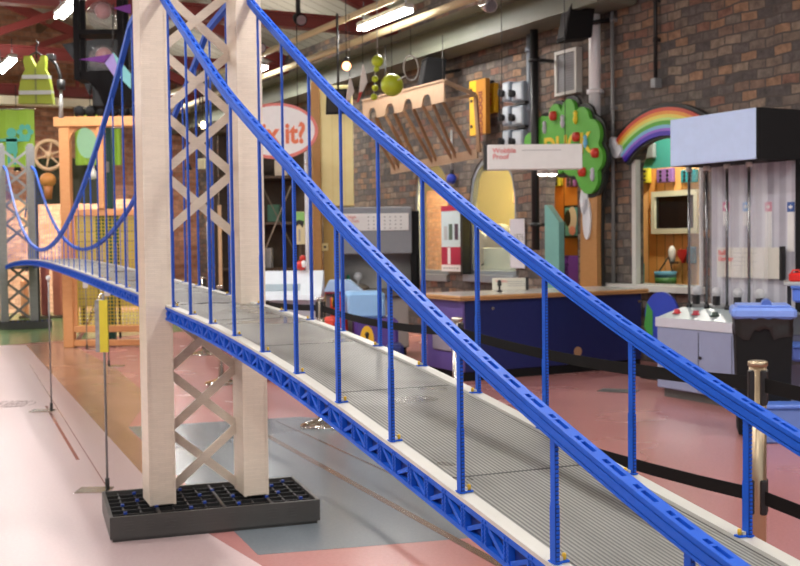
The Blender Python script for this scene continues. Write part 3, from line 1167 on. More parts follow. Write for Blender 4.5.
lobes = [lob(*q) for q in ((557, 115, 11), (570, 110, 11), (583, 120, 13), (592, 135, 16), (596, 158, 14), (590, 178, 16), (545, 130, 14), (540, 148, 15), (575, 150, 26), (560, 160, 14), (531, 142, 9))]
cx, cz = Rl(570, 150)
mb = MB(); mb.prism(blob(cx, cz, lobes, grow=.045), 'y', .02, .06, 0); mb.build('outline', [OUTL], t)
mb = MB(); mb.prism(blob(cx, cz, lobes), 'y', -.03, .02, 0); mb.build('canopy', [GREENT], t)
mb = MB()
tx = [Rl(577, 170), Rl(579, 200), Rl(578.5, 235), Rl(577, 330)]
ux = [Rl(596, 330), Rl(594.5, 235), Rl(595, 195), Rl(600, 170)]
zf = -z
tp = [tx[0], tx[1], tx[2], (tx[3][0], zf + .0)]
up = [(ux[0][0], zf + .0), ux[1], ux[2], ux[3]]
mb.prism(tp + up, 'y', .03, .09); mb.build('trunk', [TRUNK], t)
mb = MB(); mb.prism([(p[0] - .03, p[1]) for p in tp] + [(p[0] + .03, p[1]) for p in up], 'y', .09, .12); mb.build('trunk_outline', [OUTL], t)
for px, py, c in ((556, 116, 0), (579, 137, 0), (577.5, 143, 0), (598, 153, 0), (585, 172, 0)):
    a, b = Rl(px, py)
    if (px, py) == (577.5, 143): continue
    mb = MB(); mb.lathe([(.001, -.055), (.045, -.05), (.06, 0), (.045, .05), (.001, .055)], (a, -.035, b), 14)
    mb.build('apple', [mat('apple_red', (.52, .03, .015), .4)], t)
for i, (px, py, c) in enumerate(((565, 122, (.52, .50, .62)), (578, 118, (.75, .55, .02)), (547, 128, (.45, .45, .50)), (588, 142, (.15, .45, .68)), (595, 175, (.50, .48, .58)))):
    a, b = Rl(px, py)
    mb = MB(); mb.lathe([(.001, -.075), (.022, -.06), (.034, -.015), (.022, .035), (.032, .055), (.015, .08), (.001, .085)], (a, -.035, b), 10)
    mb.build('painted_bird', [mat('painted_bird_%d' % i, c, .5)], t)
a, b = Rl(546, 157.5)
text('DUCK', .33, mat('yellow_letter_paint', (.72, .50, .02), .5), t, (a, -.034, b), (PI / 2, 0, 0), ext=.004, bold=.008, sx=1.0)
for px, py, h in ((583, 201, .17), (585.5, 219, .24)):
    a, b = Rl(px, py)
    q = [(a + .075 * math.cos(2 * PI * k / 16), b + h * math.sin(2 * PI * k / 16)) for k in range(16)]
    mb = MB(); mb.prism(q, 'y', .012, .03); mb.build('trunk_knot', [mat('knot_white', (.62, .64, .68), .4)], t)
# picture, purple basket and pale teal screen inside the tree house door
t, x, z = wallthing('cow_picture', 'black framed cow picture on the orange wall left of the tree trunk', 'picture', 572, 221, -.75)
x0, z0 = rel(565.5, 238, -.75, x, z); x1, z1 = rel(580, 205, -.75, x, z)
mb = MB(); mb.box(x0, x1, -.02, .02, z0, z1, 0); mb.box(x0 + .03, x1 - .03, -.026, -.02, z0 + .03, z1 - .03, 1); mb.build('frame', [BLACK, mat('picture_sky', (.12, .42, .48), .5)], t)
def oval(a, b, ra, rb, y0, y1):
    m_ = MB()
    m_.prism([(a + ra * math.cos(2 * PI * k / 20), b + rb * math.sin(2 * PI * k / 20)) for k in range(20)], 'y', y0, y1)
    return m_


oval(.04, .02, .10, .17, -.030, -.026).build('cow_head', [mat('cow_white', (.62, .58, .54), .6)], t)
oval(-.05, .04, .06, .11, -.034, -.030).build('cow_patch', [BLACK], t)
oval(.05, -.13, .07, .06, -.036, -.030).build('cow_nose', [mat('cow_pink', (.70, .30, .27), .5)], t)
mb = MB(); zz = TH[3]; mb.box(-13.05, TH[1] - .1, .78, .86, 0, zz + .6)
ORW = plankmat('deep_orange_planks', [(.50, .17, .02), (.58, .22, .03), (.46, .15, .02), (.55, .25, .06)], 'x', .30)
struct(mb, 'wall_treehouse', [ORW], WO, WROT)
for px0, px1, py0, py1, c, nm in ((549, 562, 172, 187, (.38, .40, .03), 'olive yellow'), (567.5, 576, 173, 187, (.20, .08, .30), 'dark purple')):
    t, x, z = wallthing('activity_square', nm + ' square on the orange wall under the lit hanging sign', 'activity panel', (px0 + px1) / 2, (py0 + py1) / 2, -.75, 'activity squares in the tree house')
    x0, z0 = rel(px0, py1, -.75, x, z); x1, z1 = rel(px1, py0, -.75, x, z)
    mb = MB(); mb.bbox(x0, x1, -.03, .02, z0, z1, .008); mb.build('panel', [mat(nm, c, .5)], t)
    for i in range(2):
        for j in range(3):
            mb = MB(); mb.tube([(x0 + (x1 - x0) * (.3 + .4 * i), -.036, z0 + (z1 - z0) * (.2 + .3 * j)), (x0 + (x1 - x0) * (.3 + .4 * i), -.02, z0 + (z1 - z0) * (.2 + .3 * j))], .03, 10)
            mb.build('knob', [BLACK], t)
x0, z0 = LW(548, 300, .30); x1, _ = LW(562, 300, .30)
mb = MB()
zt = LW(548, 205, .30)[1]; zm = LW(562, 222, .30)[1]
mb.prism([(x0, 0), (x1, 0), (x1, zm), (x0 + .05, zt), (x0, zt)], 'y', -.34, -.26)
tag(mb.build('teal_side_screen', [mat('pale_teal_board', (.17, .40, .36), .5)], None, WO, WROT), 'pale teal slanted side screen standing at the tree house door', 'screen')
t, x, z = wallthing('purple_basket', 'purple open-weave basket at the tree house door, behind the counter', 'basket', 571, 285, -.45)
mb = MB()
for i in range(6):
    mb.box(-.22 + i * .08, -.20 + i * .08, -.2, .2, -z, .38 - 0.0)
for j in range(8):
    zz = .36 - j * .10
    mb.box(-.24, .22, -.2, -.18, zz, zz + .03)
mb.box(-.24, .22, .18, .2, -z, .38); mb.box(-.24, .22, -.17, .2, -z, -z + .02)
mb.build('weave', [mat('purple_plastic', (.13, .03, .20), .4)], t)

# rainbow
o = .10
t, x, z = wallthing('rainbow_sign', 'cut-out rainbow sign with a white cloud end over the playhouse window', 'rainbow sign', 660, 157, o)


def Rr(px, py): return rel(px, py, o, x, z)


lx_, lz_ = Rr(618, 145)
cxr, czr = Rr(664, 176)
rx = abs(Rr(614.5, 150)[0] - cxr); top = Rr(662, 108)[1]
Ro = 1.20


def arcband(mb, ro, ri, y0, y1, a0=R(44), a1=R(133), mi=0):
    n = 40
    P_, Q_ = [], []
    for i in range(n + 1):
        a = a0 + (a1 - a0) * i / n
        P_.append((cxr + ro * math.cos(a), top - Ro + ro * math.sin(a)))
        Q_.append((cxr + ri * math.cos(a), top - Ro + ri * math.sin(a)))
    for i in range(n):
        mb.prism([P_[i], Q_[i], Q_[i + 1], P_[i + 1]], 'y', y0, y1, mi)


wd = .30
mb = MB(); arcband(mb, Ro + .04, Ro - wd - .03, -.01, .05, R(43), R(134)); mb.build('outline', [OUTL], t)
cols = [('red', (.55, .06, .03)), ('orange', (.72, .30, .03)), ('yellow', (.72, .62, .10)), ('pale_green', (.48, .72, .22)), ('green', (.10, .42, .04)), ('sky_blue', (.20, .48, .72)), ('violet', (.28, .12, .62)), ('indigo', (.05, .02, .42))]
cuts = [0, .13, .25, .37, .47, .62, .74, .84, 1.0]
for (nm, c), a, b in zip(cols, cuts[:-1], cuts[1:]):
    mb = MB(); arcband(mb, Ro - wd * a, Ro - wd * b, -.03 - .001 * a, 0); mb.build('colour_band', [mat('rainbow_' + nm, c, .4)], t)
mb = MB()
cl = [(lx_ - .03, lz_ - .02, .07), (lx_ + .03, lz_ - .08, .07), (lx_ - .04, lz_ + .05, .045), (lx_ + .07, lz_ - .06, .055)]
mb.prism(blob(lx_ + .01, lz_ - .03, cl), 'y', -.06, 0); mb.build('cloud', [mat('cloud_white', (.72, .75, .80), .5)], t)

# hanging "Wobble Proof" sign --------------------------------------------
Yw = 10.6
pl = at(487, 157, Yw); pr = at(582, 157, Yw)
t = thing('hanging_box_sign', 'white hanging box sign reading Wobble Proof in red, above the dark blue counter', 'sign', (pl + pr) / 2, 0)
hw = (pr - pl).length / 2; hh = (at(530, 145, Yw).z - at(530, 170, Yw).z) / 2
mb = MB(); mb.bbox(-hw, hw, -.03, .12, -hh, hh, .006); mb.build('box', [WHITE2], t)
mb = MB(); mb.box(-hw - .03, -hw, -.02, .12, -hh, hh); mb.build('end_cap', [BLACK], t)
text('Wobble\nProof', .068, mat('sign_red', (.72, .10, .10), .5), t, (-hw + .05, -.033, hh - .078), (PI / 2, 0, 0), bold=0)
mb = MB()
for k in range(22):
    mb.box(-hw + .33 + k * .017, -hw + .341 + k * .017, -.0315, -.0300, hh - .06, hh - .052)
mb.build('small_print', [GREY_T], t)
for sx_ in (-.3, .3):
    mb = MB(); mb.tube([(sx_, .05, hh), (sx_, .05, 4.4 - t.location.z)], .004, 6); mb.build('wire', [BLACK], t)
for px in (543, 552):
    p = at(px, 172, Yw + .3)
    l = thing('spot_lamp', ('left' if px < 545 else 'right') + ' of the two small lit lamps under the Wobble Proof sign', 'lamp', p, 0, group='lamps under the hanging sign')
    mb = MB(); mb.lathe([(.02, .05), (.05, .03), (.065, -.02)], n=14); mb.build('hood', [FRAMEW], l)
    mb = MB(); mb.ball((0, 0, -.01), .055, 12, sz=.6); mb.build('bulb', [emis('lamp_glow', (1, .93, .78), 9.0)], l)
    mb = MB(); mb.tube([(0, 0, .05), (0, -.18, .12)], .012, 6); mb.build('arm', [BLACK], l)

# dark blue counter --------------------------------------------------------
c0 = wloc(onfloor(463, 382)); c1 = wloc(onfloor(431, 366)); c2 = wloc(onfloor(652, 367))
NAVY = mat('navy_panel', (.012, .020, .115), .35, var=.1)
PURP = mat('purple_panel', (.13, .085, .30), .45)
t = thing('exhibit_counter', 'long dark blue exhibit counter with a purple end and a wooden edged top', 'counter', wpt(c0[0], c0[1], 0), WROT)
dx = -.72          # backwards along the wall (negative)
ly1 = -.42 - c0[1]
H = .80
mb = MB(); mb.box(dx + .02, -.02, .02, ly1, 0, .10); mb.build('plinth', [BLACK_M], t)
mb = MB(); mb.bbox(-.04, 0, .03, ly1, .09, H, .006); mb.build('front_panel', [NAVY], t)
mb = MB(); mb.bbox(dx, 0, -.0, .03, .09, H, .006); mb.build('end_panel', [PURP], t)
mb = MB(); mb.box(dx, dx + .03, .03, ly1, .09, H); mb.box(dx + .03, -.04, ly1 - .03, ly1, .09, H); mb.build('carcass', [NAVY], t)
mb = MB(); mb.bbox(dx * .80, dx * .30, -.015, .01, .28, .52, .01); mb.build('end_recess', [mat('grey_lilac_panel', (.33, .29, .34), .5)], t)
mb = MB(); mb.box(dx - .06, .06, -.06, ly1 + .06, H, H + .012); mb.build('edge_core', [woodmat('counter_wood_edge', (.42, .21, .08), (.52, .29, .12), .4)], t)
mb = MB(); mb.bbox(dx - .06, .06, -.06, ly1 + .06, H + .012, H + .045, .01); mb.build('wooden_edge', [woodmat('counter_wood_edge2', (.46, .23, .08), (.56, .31, .13), .35)], t)
mb = MB(); mb.box(dx - .045, .045, -.045, ly1 + .045, H + .045, H + .049); mb.build('top_surface', [mat('pale_laminate', (.55, .53, .50), .22)], t)
for k in range(5):
    mb = MB(); y = .35 + k * .62; mb.tube([(0, y, H - .09), (.012, y, H - .09)], .016, 10); mb.build('screw_cap', [STEEL], t)
mb = MB(); mb.box(-.01, .004, ly1 * .62, ly1 * .62 + .16, .30, .40) if False else mb.tube([(0, ly1 * .62, .22), (.01, ly1 * .62, .22)], .05, 10)
mb.build('round_sticker', [mat('tan_sticker', (.45, .27, .15), .5)], t)
# cream sign and knob on the counter
Yc = 11.9
p = at(509, 289, Yc)
s_ = thing('counter_notice', 'cream notice board with faint print standing on the counter top', 'notice', (p.x, p.y, H + .049), R(4))
wv = (at(526.5, 289, Yc).x - at(493, 289, Yc).x) / 2
mb = MB(); mb.bbox(-wv, wv, -.015, .02, 0, .13, .004); mb.build('board', [mat('cream_board', (.72, .70, .60), .5)], s_)
mb = MB(); mb.box(wv, wv + .03, -.02, .05, 0, .14); mb.build('side_bracket', [BLACK], s_)
text('Wobble', .04, mat('faint_red', (.72, .30, .26), .6), s_, (-wv + .03, -.017, .085), (PI / 2, 0, 0))
mb = MB()
for j in range(3):
    mb.box(-.02, .26, -.0165, -.015, .09 - j * .022, .094 - j * .022)
mb.build('small_print', [GREY_T], s_)
p = at(499.5, 291, 11.5)
k_ = thing('push_lever', 'small black lever knob on the counter before the cream notice', 'lever', (p.x, p.y, H + .049), 0)
mb = MB(); mb.lathe([(.03, 0), (.03, .01), (.012, .02), (.012, .06), (.024, .075), (.02, .095)], n=12); mb.build('stem', [BLACK], k_)
mb = MB(); mb.ball((0, 0, .105), .022, 10); mb.build('knob_head', [BLACK], k_)

# ball-and-air exhibit: cabinet, rods, tubes, hood --------------------------
a0 = wloc(onfloor(657, 396))
offc = -a0[1]
t = thing('air_tube_exhibit', 'pale grey-blue cabinet exhibit with steel rods, clear tubes and an overhead hood', 'exhibit', wpt(a0[0], a0[1], 0), WROT)


def Rc(px, py, back=0.0):
    a, b = LW(px, py, offc - back)
    return a - a0[0], b


PALE = mat('pale_blue_grey_panel', (.27, .31, .47), .45)
PALEW = mat('white_lilac_panel', (.58, .60, .68), .4)
LIP = mat('pale_sea_grey_panel', (.31, .36, .38), .4)
xr = Rc(766, 330)[0]
dep = .60
h1 = Rc(657, 326.5)[1]; h2 = Rc(657, 317)[1]
hb_ = h2 + .075
HOODL = mat('light_blue_hood', (.52, .66, .95), .5)
mb = MB(); mb.box(.04, xr, .05, dep, 0, .09); mb.build('plinth', [mat('plinth_brown_grey', (.08, .075, .07), .6)], t)
mb = MB(); mb.bbox(0, xr, 0, dep, .08, h1, .008); mb.build('body', [PALE], t)
mb = MB(); mb.prism([(0, h1), (dep, h1), (dep, hb_), (.30, hb_), (.015, h2)], 'x', -.01, xr + .01); mb.build('console', [LIP], t)
mb = MB(); mb.box(-.012, xr + .012, -.006, .002, h1 + .004, h2); mb.build('console_front', [PALEW], t)
for px in (698.5, 732, 752):
    xx = Rc(px, 370)[0]
    mb = MB(); mb.box(xx - .004, xx + .004, -.004, .002, .10, h1 - .02); mb.build('door_gap', [mat('shadow_gap', (.10, .12, .17), .6)], t)
xx, zz = Rc(700.5, 358)
mb = MB(); mb.tube([(xx, -.012, zz), (xx, .0, zz)], .014, 10); mb.build('lock', [BLACK], t)
for px, py, c in ((677, 309, (.55, .03, .04)), (696, 311.5, (.38, .03, .05)), (715, 313.5, (.02, .04, .03))):
    xx = Rc(px, py, .14)[0]
    mb = MB(); mb.lathe([(.040, 0), (.040, .008), (.026, .014), (.026, .034), (.022, .038)], (xx, .14, h2 + .030), 14)
    mb.build('push_button', [mat('button_%d' % px, c, .35)], t)
hx0 = Rc(670, 140, .10)[0]; hx1 = Rc(758, 140, .10)[0]
hz0a, hz1 = Rc(758, 158.5, .10)[1], Rc(758, 107, .10)[1]
hbk = .66
mb = MB(); mb.bbox(hx0, hx1 - .02, .10, .13, hz0a, hz1, .006); mb.build('hood_front', [HOODL], t)
mb = MB(); mb.box(hx0, hx1, .13, hbk, hz0a + .03, hz1); mb.box(hx1 - .02, hx1, .10, .13, hz0a, hz1); mb.box(hx0, hx1, .13, hbk, hz0a, hz0a + .03)
mb.build('hood_body', [BLACK_M], t)
bx1 = Rc(797, 220, .56)[0]
mb = MB(); mb.box(bx1, bx1 + .05, .54, .60, 0, hz0a + .01); mb.build('rear_post', [BLACK_M], t)
FROST = stripemat('frosted_lilac_panel', (.44, .44, .50), (.60, .60, .66), 'x', .13, .55, .35)
bx0 = Rc(712, 220, .56)[0]
mb = MB(); mb.box(bx0, bx1, .555, .57, hb_, hz0a); mb.build('back_panel', [FROST], t)
RODM = mat('dark_steel_rod', (.25, .25, .26), .25, .9)
ACR = glassmat('clear_acrylic', (.97, .97, .98), .04, .14)
for i, px in enumerate((689, 706.5, 727, 749)):
    xx = Rc(px, 230, .33)[0]
    mb = MB(); mb.tube([(xx, .33, hb_), (xx, .33, hz0a + .01)], .012, 10); r_ = mb.build('rod', [RODM], t)
    mb = MB(); mb.lathe([(.028, 0), (.028, .035), (.018, .045)], (xx, .33, hz0a - .04), 10); mb.build('rod_socket', [FRAMEW], r_)
    mb = MB(); mb.lathe([(.024, 0), (.024, .03), (.015, .04)], (xx, .33, hb_), 12); mb.build('rod_foot', [BLACK], r_)
for i, px in enumerate((697, 717, 738, 760)):
    xx = Rc(px, 290, .43)[0]
    mb = MB(); mb.lathe([(.062, 0), (.062, hz0a - hb_)], (xx, .43, hb_), 20)
    for q in (mb.f, mb.m, mb.sm):
        q.pop(); q.pop()
    tb_ = mb.build('clear_tube', [ACR], t)
    mb = MB(); mb.lathe([(.072, 0), (.072, .03), (.066, .04)], (xx, .43, hb_), 20); mb.build('tube_collar', [mat('pale_collar', (.55, .55, .55), .3)], tb_)
    mb = MB(); mb.box(xx + .04, xx + .08, .34, .39, hb_ + .03, hb_ + .11); mb.build('tube_clamp', [BLACK], tb_)
    mb = MB(); mb.ball((xx, .43, hb_ + .14), .045, 12); mb.build('ball', [mat('milky_ball_%d' % i, (.60, .62, .64), .4)], tb_)
for px, py0, py1, c, nm in ((725, 202, 222, (.62, .20, .32), 'pink'), (745, 202, 222, (.25, .42, .66), 'pale blue'), (767.5, 202, 245, (.62, .30, .36), 'rose'), (790, 202, 248, (.04, .10, .32), 'dark blue')):
    xx, zz = Rc(px, py0, .54)
    z2 = Rc(px, py1, .54)[1]
    mb = MB(); mb.box(xx - .035, xx + .035, .545, .555, zz - .08, zz, 0)
    mb.box(xx - .035, xx + .035, .548, .555, z2 - .03, zz - .08, 1)
    mb.prism([(xx - .022, zz - .04), (xx + .005, zz - .06), (xx + .005, zz - .02)], 'y', .543, .546, 1); mb.box(xx + .005, xx + .02, .543, .546, zz - .05, zz - .03, 1)
    mb.build('instruction_strip', [mat('strip_' + nm.replace(' ', '_'), c, .5), WHITE2], t)['label'] = nm + ' headed instruction strip'
yn = .49
xa_, za_ = Rc(717, 277, yn); xb_, _ = Rc(781, 247, yn)
zb_ = za_ + Rc(749, 247, yn)[1] - Rc(749, 277.5, yn)[1]
mb = MB(); mb.box(xa_, xb_, yn, yn + .015, za_, zb_); nb = mb.build('notice_board', [mat('cream_notice', (.70, .68, .60), .5)], t)
mb = MB(); mb.box(xb_, xb_ + .02, yn - .02, yn + .03, za_ - .01, zb_ + .01); mb.build('notice_edge', [BLACK], nb)
text('Ball\nBlower', .062, mat('notice_red', (.75, .14, .13), .5), nb, (xa_ + .015, yn - .002, zb_ - .065), (PI / 2, 0, 0), bold=.001)
mb = MB()
for jj in range(4):
    for k in range(18 - 4 * (jj % 2)):
        mb.box(xa_ + .20 + k * .015, xa_ + .210 + k * .015, yn - .001, yn, zb_ - .05 - jj * .035, zb_ - .045 - jj * .035)
mb.build('small_print', [GREY_T], nb)

# bin with blue lid ---------------------------------------------------------
p = onfloor(762, 434)
b_ = thing('wheelie_bin', 'black waste bin lined with a bag under a light blue lid', 'bin', (p.x, p.y, 0), R(-14))
hb = at(765, 318, p.y - .2).z
mb = MB()
v = []
for zq, q in ((0.02, .165), (hb - .06, .190)):
    v += [(-q, -q, zq), (q, -q, zq), (q, q, zq), (-q, q, zq)]
mb.add(v, [(3, 2, 1, 0), (4, 5, 6, 7), (0, 1, 5, 4), (1, 2, 6, 5), (2, 3, 7, 6), (3, 0, 4, 7)])
mb.build('tub', [BLACK_M], b_)
mb = MB()
n = 40
vs, fs = [], []
for j, (zq, q) in enumerate(((hb - .11, .198), (hb - .08, .202), (hb - .05, .198), (hb - .005, .204))):
    for k in range(n):
        a = 2 * PI * k / n
        rr_ = 1 / max(abs(math.cos(a)), abs(math.sin(a))) ** .85
        w_ = .012 * math.sin(k * 2.3 + j) + (.02 * math.sin(k * .9) if j == 0 else 0)
        vs.append((rr_ * q * math.cos(a), rr_ * q * math.sin(a), zq + w_ * (2.0 if j == 0 else .6)))
for j in range(3):
    for k in range(n):
        fs.append((j * n + k, j * n + (k + 1) % n, (j + 1) * n + (k + 1) % n, (j + 1) * n + k))
mb.add(vs, fs, 0, True)
mb.build('bin_bag', [mat('glossy_black_bag', (.010, .009, .009), .35, bump=.2, scale=20)], b_)
LID = mat('light_blue_lid', (.20, .33, .80), .35)
mb = MB(); mb.bbox(-.214, .214, -.214, .214, hb - .01, hb + .07, .02); mb.bbox(-.18, .18, -.18, .18, hb + .07, hb + .085, .01); lid = mb.build('lid', [LID], b_)
mb = MB(); mb.tube([(.02, -.15, hb + .085), (.02, -.06, hb + .095)], .035, 10); mb.build('lid_grip', [mat('lid_grip_blue', (.09, .17, .50), .4)], lid)
for sx_ in (-.13, .13):
    mb = MB(); mb.tube([(sx_ - .02, .15, .035), (sx_ + .02, .15, .035)], .035, 12); mb.build('wheel', [BLACK], b_)
TB = mat('mid_blue_plastic', (.09, .19, .62), .4)
xa_, xb_ = at(764, 412, 7.42).x, at(799, 412, 7.42).x
ht = at(780, 405, 7.42).z
q = thing('blue_step_box', 'low blue plastic step box standing before the black bin', 'step box', (xa_, 7.42, 0), 0)
mb = MB(); mb.bbox(0, xb_ - xa_ + .10, 0, .18, 0, ht - .03, .012); mb.build('body', [mat('blue_base', (.13, .22, .55), .45)], q)
mb = MB(); mb.bbox(-.01, xb_ - xa_ + .11, -.01, .19, ht - .03, ht, .008); mb.build('tread', [TB], q)

# blue play table with tubs at the right edge ----------------------------------
Xt = at(786.5, 300, 8.3).x
q = thing('play_table', 'grey topped play table with blue tubs at the right edge behind the bin', 'table', (Xt, 8.3, 0), R(-19))


def zt_at(py): return at(792, py, 8.3).z


z_top = zt_at(282)
for xx in (.02, .62):
    for yy in (.05, .40):
        mb = MB(); mb.bar((xx, yy, 0), (xx, yy, z_top - .02), .03); mb.build('leg', [BLACK], q)
mb = MB(); mb.bbox(-.02, .66, 0, .44, z_top - .03, z_top, .006); mb.build('tabletop', [mat('grey_tabletop', (.42, .42, .41), .4)], q)
zs_ = zt_at(361)
mb = MB(); mb.bbox(-.01, .65, .02, .42, zs_ - .03, zs_, .006); mb.build('shelf', [mat('table_shelf', (.10, .10, .11), .5)], q)
for zz, h_, c_, nm_, y0_ in ((zt_at(302), zt_at(285) - zt_at(302), (.10, .22, .80), 'bright blue tub slung under the play table top', -.06), (zs_, .13, (.10, .17, .55), 'duller blue tub on the low shelf of the play table', -.04)):
    bb = thing('blue_tub', nm_, 'tub', (Xt + .04, 8.29, zz), R(-19), 'blue tubs of the play table')
    mb = MB(); mb.bbox(0, .52, y0_, y0_ + .30, 0, h_ - .02, .015); mb.build('tub_body', [mat('tub_%d' % int(zz * 100), c_, .4)], bb)
    mb = MB(); mb.bbox(-.012, .532, y0_ - .012, y0_ + .312, h_ - .025, h_ - .005, .004); mb.build('rim', [TB], bb)
r_ = thing('red_toy_box', 'small red toy box on top of the play table', 'toy box', (Xt + .08, 8.36, z_top), R(-19))
mb = MB(); mb.bbox(-.04, .06, -.03, .12, 0, .065, .012); mb.build('box', [mat('toy_red', (.66, .02, .015), .3)], r_)
mb = MB(); mb.tube([(-.02, .04, .065), (-.01, .04, .085), (.03, .04, .085), (.04, .04, .065)], .008, 6); mb.build('handle', [mat('toy_handle', (.72, .05, .03), .3)], r_)
r_ = thing('white_spray_bottle', 'white bottle standing beside the red toy box on the play table', 'bottle', (Xt + .23, 8.34, z_top), R(-19))
mb = MB(); mb.lathe([(.05, 0), (.055, .02), (.055, .10), (.03, .14)], n=14); mb.build('bottle_body', [WHITE], r_)
mb = MB(); mb.lathe([(.02, .14), (.02, .17), (.03, .175), (.03, .20)], n=10); mb.build('cap', [WHITE2], r_)
b3 = thing('blue_toy_crate', 'blue crate beside the white bottle on the play table', 'crate', (Xt + .41, 8.24, z_top), R(-19))
mb = MB(); mb.bbox(-.10, .14, -.03, .12, 0, .10, .01); mb.build('crate', [TB], b3)
mb = MB(); mb.bbox(-.11, .15, -.04, .13, .092, .105, .004); mb.build('rim', [mat('tub_rim2', (.05, .14, .55), .4)], b3)

# blue and green coaster leaning at the cabinet's end
p_ = at(661, 316, 10.9); p_.z = 0
t = thing('round_floor_sign', 'round blue and green board leaning behind the left end of the pale cabinet', 'sign', p_, WROT)
mb = MB(); mb.tube([(0, 0, .62), (0, .03, .62)], .24, 24); mb.build('disc', [mat('disc_blue', (.03, .06, .45), .4)], t)
mb = MB(); mb.prism([(-.245 + .0, .50), (-.18, .42), (-.12, .40), (-.12, .66), (-.2, .74)], 'y', -.006, 0); mb.build('green_patch', [mat('disc_green', (.06, .30, .06), .4)], t)
mb = MB(); mb.box(-.03, .03, .03, .06, 0, .62); mb.build('stand', [BLACK], t)
mb = MB(); mb.bbox(-.18, .18, -.12, .18, 0, .025, .006); mb.build('foot', [BLACK], t)

# floor socket plate
p = onfloor(618, 391)
tag(MB().bbox(-.17, .17, -.11, .11, 0, .006, .002).build('floor_socket_plate', [mat('dark_plate', (.03, .03, .033), .4)], None, (p.x, p.y, .0), R(-25)), 'small dark rectangular plate set in the red floor before the pale cabinet', 'floor plate')

# barrier posts with double belts --------------------------------------------
BELT = mat('black_belt_webbing', (.006, .006, .006), .75, spec=.2, var=.2, scale=200)
posts = [((2.11, 1.48), 'barrier post nearest the camera beyond the right edge'), ((1.215, 3.77), 'large warm steel barrier post in the right foreground behind the deck'),
         ((.31, 6.05), 'steel barrier post standing before the purple end of the counter'), ((-.60, 8.35), 'steel barrier post on a round chrome foot, seen whole behind the deck'),
         ((-1.77, 10.9), 'steel barrier post seen through the lower lattice of the cream tower'), ((-2.45, 13.8), 'farthest steel barrier post, its foot seen through the lower lattice')]
for i, ((bx, by), lb) in enumerate(posts):
    t = thing('barrier_post', lb, 'barrier post', (bx, by, 0), 0, 'belt barrier posts')
    m = BRASSY if i < 2 else STEEL
    mb = MB(); mb.lathe([(.168, 0), (.168, .012), (.155, .024), (.09, .045), (.04, .06), (.033, .075)], n=32); mb.build('foot', [CHROME], t)
    mb = MB(); mb.lathe([(.029, .06), (.029, .96)], n=20); mb.build('post', [m], t)
    mb = MB(); mb.lathe([(.029, .955), (.033, .957), (.033, .972), (.026, .975)], n=20); mb.build('cap', [m], t)
    for zz in (.885, .51):
        mb = MB()
        for k in range(4):
            a = k * PI / 2 + .4
            mb.bbox(.027 * math.cos(a) - .012, .027 * math.cos(a) + .012, .027 * math.sin(a) - .012, .027 * math.sin(a) + .012, zz - .06, zz + .06, .004)
        mb.build('belt_cassette', [BLACK], t)
    if i < len(posts) - 1:
        (nx, ny) = posts[i + 1][0]
        d = Vector((nx - bx, ny - by, 0)); L = d.length; d.normalize()
        for zz in (.895, .51):
            mb = MB()
            n = 8
            vs, fs = [], []
            nrm = Vector((-d.y, d.x, 0)) * .0012
            for k in range(n + 1):
                f = k / n
                sag = -.035 * 4 * f * (1 - f)
                c = d * (.03 + (L - .06) * f)
                for s1, hz in ((1, -.024), (1, .024), (-1, .024), (-1, -.024)):
                    vs.append((c.x + nrm.x * s1, c.y + nrm.y * s1, zz + sag + hz))
            for k in range(n):
                for j in range(4):
                    fs.append((k * 4 + j, k * 4 + (j + 1) % 4, k * 4 + 4 + (j + 1) % 4, k * 4 + 4 + j))
            fs += [(3, 2, 1, 0), (n * 4, n * 4 + 1, n * 4 + 2, n * 4 + 3)]
            mb.add(vs, fs)
            mb.build('belt', [BELT], t)
# ------------------------------------------------------------------ left and far side of the hall
def fb(px0, py0, px1, py1, Y):
    a = at(px0, (py0 + py1) / 2, Y); b = at(px1, (py0 + py1) / 2, Y)
    c = at((px0 + px1) / 2, py0, Y); d = at((px0 + px1) / 2, py1, Y)
    return a.x, b.x, c.z, d.z


def fthing(name, label, cat, px, py, Y, rz=0.0, group=None, ground=False):
    p = at(px, py, Y)
    if ground: p.z = 0
    return thing(name, label, cat, p, rz, group), p


ORWOOD = woodmat('orange_pine', (.58, .25, .09), (.72, .36, .15), .45)
GOLD = mat('gold_mesh_wire', (.62, .46, .05), .45, .1)
BROWNW = woodmat('dark_brown_timber', (.055, .035, .022), (.10, .065, .04), .7)

# timber frame with mesh fence
Y = 15.0
t, p = fthing('timber_mesh_frame', 'orange pine timber frame with a gold mesh fence in its lower half', 'frame', 100, 300, Y, 0, None, True)


def Lf(px, py):
    q = at(px, py, Y)
    return q.x - p.x, q.z


xl0, xl1 = Lf(62, 230)[0], Lf(72.5, 230)[0]
xr1 = Lf(158, 230)[0]
ztop = Lf(100, 117)[1]; zb2 = Lf(100, 127)[1]; zr = Lf(100, 209)[1]; zr2 = Lf(100, 216)[1]
for a, b, z1 in ((xl0, xl1, zb2), (xr1 - .14, xr1, zb2), (Lf(98, 170)[0], Lf(105, 170)[0], zb2)):
    z0 = 0 if z1 == zb2 and not (a > xl1 + .05 and b < xr1 - .05) else zr
    mb = MB(); mb.bbox(a, b, -.06, .07, z0, z1, .01); mb.build('post', [ORWOOD], t)
mb = MB(); mb.bbox(xl0 - .06, xr1 + .06, -.08, .09, zb2, ztop, .01); mb.build('top_beam', [ORWOOD], t)
mb = MB(); mb.bbox(xl1, xr1 - .14, -.04, .05, zr2, zr, .008); mb.build('rail', [ORWOOD], t)
zk = Lf(100, 332)[1]
mb = MB(); mb.bbox(xl1, xr1 - .14, -.05, .06, zk, zk + .09, .008); mb.build('rail', [ORWOOD], t)
